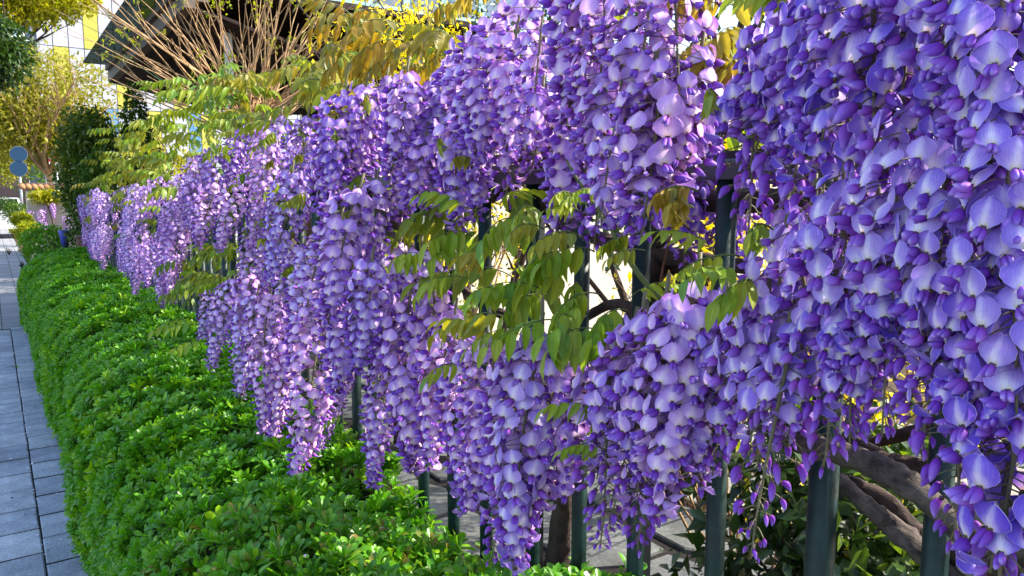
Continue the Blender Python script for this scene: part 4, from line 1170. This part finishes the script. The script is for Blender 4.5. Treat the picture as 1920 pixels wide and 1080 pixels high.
b = Tri(); b.add(*beam((c0.x, PY0, c0.z), (c0.x, PY1, c0.z), .10, .17)); sub('edge_beam', b.mesh('edge_beam', (M['fascia'],), False), porch)
b = Tri(); b.add(*box(c0.x+.06, c0.x+.16, PY1, PY0-.02, c0.z-.02, c0.z+.18)); sub('gutter', b.mesh('gutter', (M['fascia'],), False), porch)
slope = (c1.z-c0.z)/(c1.x-c0.x)
wx = .19; x = c0.x+.06
k = 0
while x < c0.x+3.2:
    xe = min(x, c1.x+.2)
    z0 = c0.z-.09+slope*(xe-c0.x)*.98; z1 = z0+slope*wx*(1 if x < c1.x else 0)
    b = Tri()
    V, T = box(0, wx-.018, PY1, PY0, 0, .03); V = V+np.array((x, 0, z0+(k % 2)*.012)); V[[1, 2, 5, 6], 2] += (z1-z0)
    b.add(V, T); sub('soffit_board', b.mesh('soffit_board', (M['timber'],), False), porch); x += wx; k += 1
b = Tri(); V, T = box(c0.x, c0.x+3.2, PY1, PY0, c0.z+.10, c0.z+.16); b.add(V, T); sub('roof', b.mesh('roof', (M['timber'],), False), porch)
b = Tri(); b.add(*beam((c0.x-.02, PY0+.03, c0.z-.0), (c1.x+.1, PY0+.03, c1.z), .06, .17)); b.add(*beam((c1.x+.1, PY0+.03, c1.z), (c0.x+3.2, PY0+.03, c1.z+.05), .06, .17))
sub('end_board', b.mesh('end_board', (M['timber'],), False), porch)
for k in range(4):
    ya = PY0-k*1.26; b = Tri(); b.add(*box(g0.x, c0.x+.05, ya-1.25, ya, g0.z, g0.z+.012)); sub('glass_panel', b.mesh('glass_panel', (M['tint'],), False), porch)
b = Tri(); b.add(*beam((g0.x+.28, PY0-.1, g0.z-.06), (g0.x+.28, PY1, g0.z-.06), .05, .06)); sub('canopy_bar', b.mesh('canopy_bar', (M['fascia'],), False), porch)
for Yp in (7.4, 10.6):
    b = Tri(); pb = P(430, 130, Y=Yp); b.add(*box(pb.x-.03, pb.x+.03, Yp-.03, Yp+.03, 0, c0.z-.1))
    sub('post', b.mesh('post', (M['white_paint'],), False), porch)
hw = empty('garden_house', (5.2, 9, 0), 'house wall of brown brick beneath the dark porch roof', 'house')
M['brownwall'] = solid('brown_wall', (.16, .09, .065), .85, .2, .35, 5, .4, 40)
b = Tri(); b.add(*box(c0.x+3.25, c0.x+3.9, 7.2, 12, -.02, 3.0)); sub('wall', b.mesh('wall', (M['brownwall'],), False), hw)
for yy in (8.0, 9.5, 11.0):
    w = sub('window', (lambda bb: (bb.add(*beam((c0.x+3.22, yy-.45, 1.0), (c0.x+3.22, yy-.45, 2.3), .06, .06)), bb.add(*beam((c0.x+3.22, yy+.45, 1.0), (c0.x+3.22, yy+.45, 2.3), .06, .06)),
             bb.add(*beam((c0.x+3.22, yy-.48, 1.0), (c0.x+3.22, yy+.48, 1.0), .06, .06)), bb.add(*beam((c0.x+3.22, yy-.48, 2.3), (c0.x+3.22, yy+.48, 2.3), .06, .06)), bb)[-1])(Tri()).mesh('window', (M['white_paint'],), False), hw)
    b = Tri(); b.add(*box(c0.x+3.21, c0.x+3.23, yy-.42, yy+.42, 1.03, 2.27)); o = sub('pane', b.mesh('pane', (M['pane'],), False), w)

# conservatory: pale teal frame with dark panes
M['teal'] = solid('pale_teal_frame', (.30, .50, .48), .45, .4, .1, 8)
cy = 12.4
con = empty('conservatory', (8.0, cy, 0), 'pale teal framed conservatory behind the bronze leaves', 'conservatory')
def at6(px, py): return P(px, py, Y=cy)
qs = [at6(px, 30).x for px in (620, 690, 760, 830, 900, 970)]
for q in qs:
    bb = Tri(); bb.add(*box(q-.06, q+.06, cy-.06, cy+.06, 0, 6.4)); sub('post', bb.mesh('post', (M['teal'],), False), con)
for i in range(5):
    for z0, z1 in ((1.0, 3.3), (3.4, 4.7), (4.8, 6.3)):
        bb = Tri(); bb.add(*box(qs[i]+.063, qs[i+1]-.063, cy-.01, cy+.01, z0, z1)); sub('pane', bb.mesh('pane', (M['pane'],), False), con)
for z0 in (.92, 3.32, 4.72, 6.32):
    bb = Tri(); bb.add(*box(qs[0]-.1, qs[-1]+.1, cy-.05, cy+.05, z0, z0+.06)); sub('rail', bb.mesh('rail', (M['teal'],), False), con)
bb = Tri(); bb.add(*beam(P(690, 66, Y=11.8), P(790, 32, Y=11.0), .22, .16)); sub('sloping_bar', bb.mesh('sloping_bar', (M['teal'],), False), con)
bb = Tri(); bb.add(*box(qs[0], qs[-1], cy+1.5, cy+1.6, 0, 6.4)); sub('back_wall', bb.mesh('back_wall', (M['brownwall'],), False), con)

# bare twiggy shrub with many tan stems
sb = P(470, 165, X=1.9)
tw = empty('bare_shrub', (sb.x, sb.y, 0), 'large bare shrub of many tan twigs in front of the porch', 'shrub')
b = Tri(); b.add(*tube(smooth_path([(sb.x, sb.y, -.02), (sb.x+.05, sb.y, .8), (sb.x-.03, sb.y+.03, sb.z-.3), (sb.x, sb.y, sb.z)], 4), .07, 8)); sub('trunk', b.mesh('trunk', (M['tan_bark'],)), tw)
rr = random.Random(11)
tips = Tri()
for k in range(90):
    base = Vector((sb.x+rr.uniform(-.14, .14), sb.y+rr.uniform(-.14, .14), sb.z-.35+rr.uniform(-.1, .25)))
    az = rr.uniform(0, 6.28); s_ = rr.uniform(.3, 3.2)
    d = Vector((math.cos(az)*s_, math.sin(az)*s_, 1.0)).normalized()
    L = rr.uniform(.8, 1.9); pts = [base]; q = base
    for i in range(7):
        d = (d+Vector((rr.uniform(-.1, .1), rr.uniform(-.1, .1), rr.uniform(-.05, .10)))).normalized(); q = q+d*L/7; pts.append(q)
    r0 = rr.uniform(.006, .014)
    b = Tri(); b.add(*tube(pts, [r0*(1-.11*i) for i in range(8)], 5, False))
    for _ in range(rr.randint(1, 4)):
        i = rr.randint(2, 6); dd = (d+Vector((rr.uniform(-1, 1), rr.uniform(-1, 1), rr.uniform(-.4, .6)))*.6).normalized(); l2 = rr.uniform(.15, .5)
        b.add(*tube([pts[i], pts[i]+dd*l2*.5, pts[i]+dd*l2+Vector((0, 0, .03))], [r0*.45, r0*.35, r0*.2], 4, False))
        if rr.random() < .5: cloud(tips, tuple(pts[i]+dd*l2), (.05, .05, .05), 12, .035, k*3+i, 0, .1)
    sub('twig', b.mesh('twig', (M['tan_bark'],)), tw)
sub('leaf_tuft', tips.mesh('leaf_tuft', (M['yellow_leaf'],)), tw, kind='stuff')

# ------------------------------------------------------------------ far left: tall clipped tree, wall pillar, bushes, signs
def at(px, py, Y): return P(px, py, Y=Y)
p = at(160, 330, 10.4)
bush('clipped_evergreen', (p.x+.02, p.y, 0), [((-.02, 0, 1.75), (.36, .34, .62), .35), ((.0, 0, 1.0), (.32, .34, .75), .25), ((.05, 0, 2.15), (.34, .34, .42), .25)], M['clipped_leaf'], .075, 9000,
     'tall dark column shaped evergreen at the end of the wisteria', 'tree', seed=41, gap=.3, stems=(4, .7, .03, .12, 'dark_bark'), shell=.3)
p = at(178, 300, 9.9)
bush('climbing_shrub', (p.x, p.y, 0), [((0, 0, 1.6), (.20, .22, .45), .5), ((.1, 0, 1.15), (.22, .2, .35), .5)], M['mid_leaf'], .06, 3000,
     'yellow green leafy shrub growing against the tall dark evergreen', 'shrub', seed=42, stems=(4, .6, .012, .12, 'dark_bark'), shell=.3)
p = at(250, 170, 10.5)
bush('young_conifer', (p.x, p.y, 0), [((0, 0, 2.35), (.16, .16, .5), .5), ((0, 0, 1.9), (.32, .3, .45), .5)], M['mid_leaf'], .07, 2600, 'feathery light green young conifer before the white building', 'tree', seed=43, stems=(3, .9, .015, .06, 'tan_bark'))
# dark box at the foot of the evergreen
p = at(158, 460, 9.75)
e = empty('gate_post', (p.x, p.y, 0), 'dark brown gate post at the far end of the railing', 'post')
b = Tri(); b.add(*box(p.x-.07, p.x+.07, p.y-.07, p.y+.07, -.02, 1.0, .01)); sub('shaft', b.mesh('shaft', (M['brownwall'],), False), e)
b = Tri(); b.add(*box(p.x-.085, p.x+.085, p.y-.085, p.y+.085, 1.001, 1.03, .008)); sub('cap', b.mesh('cap', (M['fascia'],), False), e)

# neighbour's wall end with terracotta coping and its own wisteria
WY = 16.0
wl = at(52, 400, WY).x; wr = at(126, 400, WY).x; wt = at(90, 345, WY).z
nb = empty('boundary_wall', ((wl+wr)/2, WY, 0), 'white boundary wall with a terracotta tile coping beyond the hedge', 'wall')
b = Tri(); b.add(*box(wl, wr+.4, WY, WY+.3, -.02, wt-.12)); sub('wall', b.mesh('wall', (M['cream'],), False), nb)
M['terracotta'] = solid('terracotta', (.48, .24, .12), .8, .2, .25, 10)
x = wl-.05
while x < wr+.42:
    V, T, A = tube([(x, WY-.08, wt-.06), (x, WY+.38, wt-.02)], .05, 8); b = Tri(); b.add(V, T, A); sub('tile', b.mesh('tile', (M['terracotta'],)), nb); x += .092
nw = empty('small_wisteria', ((wl+wr)/2, WY-.25, 0), 'small pale wisteria with yellow leaves on the white boundary wall', 'climbing plant')
b = Tri(); cloud(b, ((wl+wr)/2, WY-.18, wt-.22), ((wr-wl)*.55, .15, .14), 900, .07, 51, .2, .2); sub('foliage', b.mesh('foliage', (M['yellow_leaf'],)), nw, kind='stuff')
b = Tri(); b.add(*tube([((wl+wr)/2+.1, WY-.12, 0), ((wl+wr)/2+.14, WY-.12, .6), ((wl+wr)/2, WY-.12, wt-.3)], .02, 6)); sub('stem', b.mesh('stem', (M['bark'],)), nw)
for k in range(10):
    xx = random.uniform(wl-.1, wr); zz = wt-.25-random.uniform(0, .45)
    o = link('flower_cluster', RACE[(0, random.choice((1, 2, 3)), 'full', 0)], nw, color=(.05 if random.random() < .8 else .3, .6, 0)); o.location = Vector((xx, WY-.16-random.uniform(0, .12), zz))-nw.location; o.scale = (1.3, 1.3, 1.1)
def ball(px, py, Y, rpx, mat, label, name, seed, cat='bush', sq=.85, leaf=.05, n=1600):
    q = at(px, py, Y); z_ = (q-EYE).dot(FWD); r_ = rpx*z_/F
    bush(name, (q.x, Y, 0), [((0, 0, max(q.z, r_*.6)), (r_, r_, r_*sq), 1.0)], mat, leaf, n, label, cat, 'clipped bushes beyond the hedge', seed=seed, gap=.05, shell=.55, stems=(5, r_*.3, .012, .5, 'dark_bark'))
ball(82, 455, 11.6, 42, M['hedge'], 'rounded bright green bush just beyond the end of the hedge', 'round_bush', 61, n=2600)
ball(55, 435, 13.4, 26, M['yellow_leaf'], 'yellowish round bush between the green bush and the white wall', 'round_bush', 62, n=1500)
ball(42, 412, 15.2, 18, M['yellow_leaf'], 'small yellow bush at the foot of the white wall', 'round_bush', 63)
ball(33, 398, 18.5, 24, M['mid_leaf'], 'mid green round bush beside the far pavement', 'round_bush', 64)
ball(10, 388, 23, 24, M['dark_leaf'], 'dark green bush farthest along the pavement', 'round_bush', 65)
# blue flower pot near the bushes
p = at(121, 447, 10.6)
e = empty('flower_pot', (p.x, p.y, 0), 'small blue plant holder standing beside the rounded green bush', 'pot')
M['bluepaint'] = solid('blue_paint', (.05, .07, .42), .5, .4, .1, 8)
b = Tri(); b.add(*tube([(p.x, p.y, 0), (p.x, p.y, p.z-.08)], .012, 6)); sub('stand', b.mesh('stand', (M['iron'],)), e)
b = Tri(); b.add(*tube([(p.x, p.y, p.z-.10), (p.x, p.y, p.z+.02), (p.x, p.y, p.z+.09), (p.x, p.y, p.z+.10)], [.035, .05, .062, .055], 12)); sub('bowl', b.mesh('bowl', (M['bluepaint'],)), e)

# road sign with two blue discs
SY = 22.0
p = at(35, 302, SY); zz = (p-EYE).dot(FWD); rs = 14*zz/F
sg = empty('road_sign', (p.x, SY, 0), 'two round blue road signs one above the other on a thin pole', 'road sign')
M['signblue'] = solid('sign_blue', (.010, .042, .095), .4, .4, .06, 4); M['galv'] = solid('galvanised_steel', (.35, .36, .37), .45, .5, .1, 10, metal=.6)
b = Tri(); b.add(*tube([(p.x, SY, 0), (p.x, SY, at(35, 276, SY).z)], .03, 8)); sub('pole', b.mesh('pole', (M['galv'],)), sg)
for py in (289, 316):
    c = at(35, py, SY); b = Tri(); b.add(*tube([(c.x, SY-.05, c.z), (c.x, SY-.04, c.z)], rs, 24)); sub('disc', b.mesh('disc', (M['signblue'],), False), sg)
    b = Tri(); b.add(*tube([(c.x, SY-.039, c.z), (c.x, SY-.035, c.z)], rs*1.04, 24)); sub('rim', b.mesh('rim', (M['galv'],), False), sg)
p = at(96, 304, 30); e = empty('notice_board', (p.x, 30, 0), 'small red and white board on two thin posts beyond the wall', 'sign')
zz = (p-EYE).dot(FWD); u = zz/F
M['red'] = solid('red_paint', (.55, .03, .04), .5, .4, .05, 6)
b = Tri(); b.add(*box(p.x-11*u, p.x+11*u, 29.96, 30.0, p.z-5*u, p.z+1*u)); sub('panel', b.mesh('panel', (M['white_paint'],), False), e)
b = Tri(); b.add(*box(p.x-11*u, p.x+11*u, 29.95, 30.0, p.z+1.05*u, p.z+5*u)); sub('header', b.mesh('header', (M['red'],), False), e)
for s_ in (-10, 8):
    b = Tri(); b.add(*tube([(p.x+s_*u, 30.05, 0), (p.x+s_*u, 30.05, p.z+5*u)], .035, 6)); sub('post', b.mesh('post', (M['galv'],)), e)

# white apartment building with yellow and blue panels
M['facade'] = solid('white_panel', (.42, .43, .50), .5, .4, .05, .6); M['yellow'] = solid('yellow_panel', (.46, .42, .07), .55, .3, .15, 3); M['blue'] = solid('blue_glass', (.08, .22, .50), .2, .6, .2, 3)
M['seam'] = solid('panel_joint', (.20, .21, .25), .8, .2, .1, 5)
BY = 46.0
ap = empty('apartment_building', (12, BY, 0), 'tall white panelled building with yellow and blue window strips', 'building')
bx0 = at(60, 100, BY).x; pw = (at(168, 100, BY).x-at(110, 100, BY).x)
b = Tri(); b.add(*box(bx0, bx0+30, BY+.06, BY+14, 0, 24)); sub('wall', b.mesh('wall', (M['seam'],), False), ap)
pm_ = {}
cw = pw/2
Vb, Tb = box(-cw/2+.02, cw/2-.02, -.0, .07, -1.48, 1.48)
for nm, mt in (('facade', 'facade'), ('yellow', 'yellow'), ('blue', 'blue')):
    bb = Tri(); bb.add(Vb, Tb); pm_[nm] = bb.mesh('facade_panel', (M[mt],), False)
yx = {}
for ci in range(22):
    xc = at(115, 100, BY).x+(ci-1)*cw
    for ri in range(6):
        zc = 1.5+3.0*ri+.2
        px_, py_, _ = proj((xc, BY, zc))
        nm = 'facade'
        if ci % 2 == 1 and (ci//2+ri) % 2 == 0: nm = 'yellow'
        elif ci % 6 == 4 and ri % 3 == 1: nm = 'blue'
        o = link('facade_panel', pm_[nm], ap); o.location = Vector((xc, BY-.01, zc))-ap.location
        if nm != 'facade': o['label'] = nm+' panel of the facade'
p = at(15, 345, 60)
e = empty('distant_house', (p.x-6, 60, 0), 'pinkish brown low house at the far end of the street', 'house')
M['pink'] = solid('pink_render', (.45, .25, .20), .85, .2, .1, 1)
b = Tri(); b.add(*box(p.x-18, p.x+1.2, 60, 68, 0, 3.4)); sub('wall', b.mesh('wall', (M['pink'],), False), e)
b = Tri()
V = [(p.x-18.4, 59.6, 3.4), (p.x+1.6, 59.6, 3.4), (p.x+1.6, 68.4, 3.4), (p.x-18.4, 68.4, 3.4), (p.x-16, 64, 5.2), (p.x-1, 64, 5.2)]
b.add(V, [(0, 1, 5), (0, 5, 4), (1, 2, 5), (2, 3, 4), (2, 4, 5), (3, 0, 4), (0, 3, 2), (0, 2, 1)]); sub('roof', b.mesh('roof', (M['terracotta'],), False), e)
for k in range(4):
    xx = p.x-15+k*4.4; b = Tri(); b.add(*box(xx, xx+1.1, 59.93, 60.02, 1.0, 2.3)); w = sub('window', b.mesh('window', (M['white_paint'],), False), e)
    b = Tri(); b.add(*box(xx+.08, xx+1.02, 59.90, 59.925, 1.08, 2.22)); sub('pane', b.mesh('pane', (M['blue'],), False), w)

# parked car far down the street
def car(loc, label):
    t = empty('parked_car', loc, label, 'car'); x0, y0, _ = loc
    M['carpaint'] = solid('white_car_paint', (.65, .68, .72), .25, .6, .03, 4); M['rubber'] = solid('rubber', (.02, .02, .02), .8, .2, .1, 10)
    prof = [(-2.1, .35), (-2.15, .75), (-1.2, .92), (-.6, 1.42), (.9, 1.45), (1.6, .98), (2.1, .85), (2.1, .35)]
    V = []
    for s_ in (-.82, .82):
        for (a, z) in prof: V.append((x0+s_*(1 if z < 1 else .82), y0+a, z))
    n = len(prof); T = []
    for i in range(n):
        j = (i+1) % n; T += [(i, j, n+j), (i, n+j, n+i)]
    for i in range(1, n-1): T += [(0, i+1, i), (n, n+i, n+i+1)]
    b = Tri(); b.add(V, T); sub('body', b.mesh('body', (M['carpaint'],), False), t)
    for (ya, za, yb, zb) in ((-1.14, .96, -.64, 1.38), (.96, 1.40, 1.54, 1.02)):
        s1 = -1 if ya < 0 else 1
        b = Tri(); V = [(x0-.66, y0+ya+s1*.0, za+.03), (x0+.66, y0+ya, za+.03), (x0+.62, y0+yb, zb+.03), (x0-.62, y0+yb, zb+.03)]
        b.add(V, [(0, 1, 2), (0, 2, 3)]); sub('windscreen', b.mesh('windscreen', (M['pane'],), False), t)
    for s_ in (-1, 1):
        for a in (-1.3, 1.3):
            b = Tri(); b.add(*tube([(x0+s_*.70, y0+a, .32), (x0+s_*.86, y0+a, .32)], .32, 16)); sub('wheel', b.mesh('wheel', (M['rubber'],), False), t)
        b = Tri(); b.add(*tube([(x0+s_*.6, y0-2.17, .68), (x0+s_*.6, y0-2.1, .68)], .1, 10)); sub('headlight', b.mesh('headlight', (M['white_paint'],), False), t)
        b = Tri(); V = [(x0+s_*.79, y0-.95, .98), (x0+s_*.79, y0+1.3, .98), (x0+s_*.69, y0+.8, 1.38), (x0+s_*.69, y0-.5, 1.38)]; b.add(V, [(0, 1, 2), (0, 2, 3)]); sub('side_window', b.mesh('side_window', (M['pane'],), False), t)
p = at(12, 372, 34); car((p.x-.3, 34, 0), 'small pale car parked far down the street')

# trees
def tree(name, loc, trunk_h, blobs, mat, leaf, n, label, seed, bark='tan_bark', nb=7, bl=2.5, r0=.07, spread=.9, gap=.8, shell=.15, tr=.12, group=None):
    t = empty(name, loc, label, 'tree', group)
    b = Tri(); b.add(*tube(smooth_path([(loc[0], loc[1], -.02), (loc[0]+.08, loc[1], trunk_h*.5), (loc[0], loc[1], trunk_h)], 4), [tr*(1-.04*i) for i in range(9)], 8)); sub('trunk', b.mesh('trunk', (M[bark],)), t)
    b = Tri(); branches(b, (loc[0], loc[1], trunk_h-.1), nb, bl, r0, spread, seed, 3); sub('limb', b.mesh('limb', (M[bark],)), t)
    b = Tri()
    for k, (c, r_, f) in enumerate(blobs): cloud(b, (loc[0]+c[0], loc[1]+c[1], c[2]), r_, int(n*f), leaf, seed*7+k, gap, shell)
    sub('crown', b.mesh('crown', (mat,)), t, kind='stuff'); return t
p = at(85, 250, 26)
tree('golden_tree', (p.x, 26, 0), 2.2, [((0, 0, 4.2), (2.1, 2.0, 1.7), .55), ((-.9, .4, 3.4), (1.4, 1.5, 1.2), .25), ((.8, 0, 3.2), (1.2, 1.3, 1.0), .2)], M['gold_leaf'], .15, 15000, 'pale branched tree with sparse golden spring leaves beyond the wall', 71, nb=9, bl=1.8, r0=.06, spread=1.0, gap=1.0)
p = at(-10, 250, 32)
tree('golden_tree', (p.x-1.2, 34, 0), 2.4, [((0, 0, 4.6), (2.6, 2.4, 2.2), .6), ((1.0, .4, 3.0), (1.4, 1.5, 1.2), .4)], M['gold_leaf'], .17, 13000, 'second golden leaved street tree at the left edge behind the road sign', 72, nb=8, bl=2.2, r0=.07, gap=.8)
p = at(25, 25, 15)
tree('street_tree', (p.x-.9, 15, 0), 2.8, [((.9, -.2, p.z+.25), (.95, .9, .55), .4), ((-.5, .2, p.z), (1.2, 1.1, .8), .35), ((1.5, .2, p.z+.5), (.8, .8, .45), .25)], M['yellow_leaf'], .10, 16000, 'leafy yellow green tree reaching in at the top left', 73, 'dark_bark', 6, 1.3, .05, .8, .6)
p = at(8, 95, 12)
tree('street_tree', (p.x-.7, 12, 0), 2.2, [((.62, 0, p.z), (.42, .5, .50), .5), ((-.2, 0, p.z), (.8, .7, .7), .5)], M['dark_leaf'], .085, 9000, 'dark leaved tree at the left edge below the yellow green crown', 74, 'dark_bark', 5, .8, .03, .7, .4)
# wall return and tall hedge added to shade the far pavement
b = Tri(); b.add(*box(wr+.12, wr+.4, WY+.302, 24.0, -.02, wt-.12)); sub('shade_wall', b.mesh('shade_wall', (M['cream'],), False), nb)
bush('shade_hedge', (1.75, 13.2, 0), [((0, -1.4, 1.1), (.34, 1.2, 1.15), .5), ((0, .9, 1.1), (.34, 1.6, 1.15), .5)], M['dark_leaf'], .085, 7000, 'tall dark hedge added for shade between the column shaped evergreen and the white wall', 'hedge', seed=90, gap=.1, shell=.5, stems=(6, .8, .02, .3, 'dark_bark'))
p = at(75, 330, 40)
for k, (dx, dy, h) in enumerate(((-9, 4, 6), (-4, 9, 7), (1, 5, 5.5), (5, 2, 5))):
    tree('background_tree', (p.x+dx, 44+dy-6, 0), 2.0, [((0, 0, h*.55), (2.6, 2.4, h*.42), 1.0)], M['yellow_leaf'] if k % 2 else M['mid_leaf'], .22, 2200,
         ('bushy green tree on the far left of the street end', 'broad yellow green tree closing the street', 'bushy green tree low behind the golden tree', 'yellow green tree before the foot of the white building')[k], 80+k, 'dark_bark', 5, 1.8, .06, .7, .3, .3)
for v in (vineA, vineB, vineC):
    print(v.name, {n: sum(1 for c in S.objects if c.name.split('.')[0] == n and (c.parent == v or (c.parent and c.parent.parent == v))) for n in ('flower_cluster', 'compound_leaf', 'flower', 'bud', 'leaflet')})
print('objects', len(S.objects))
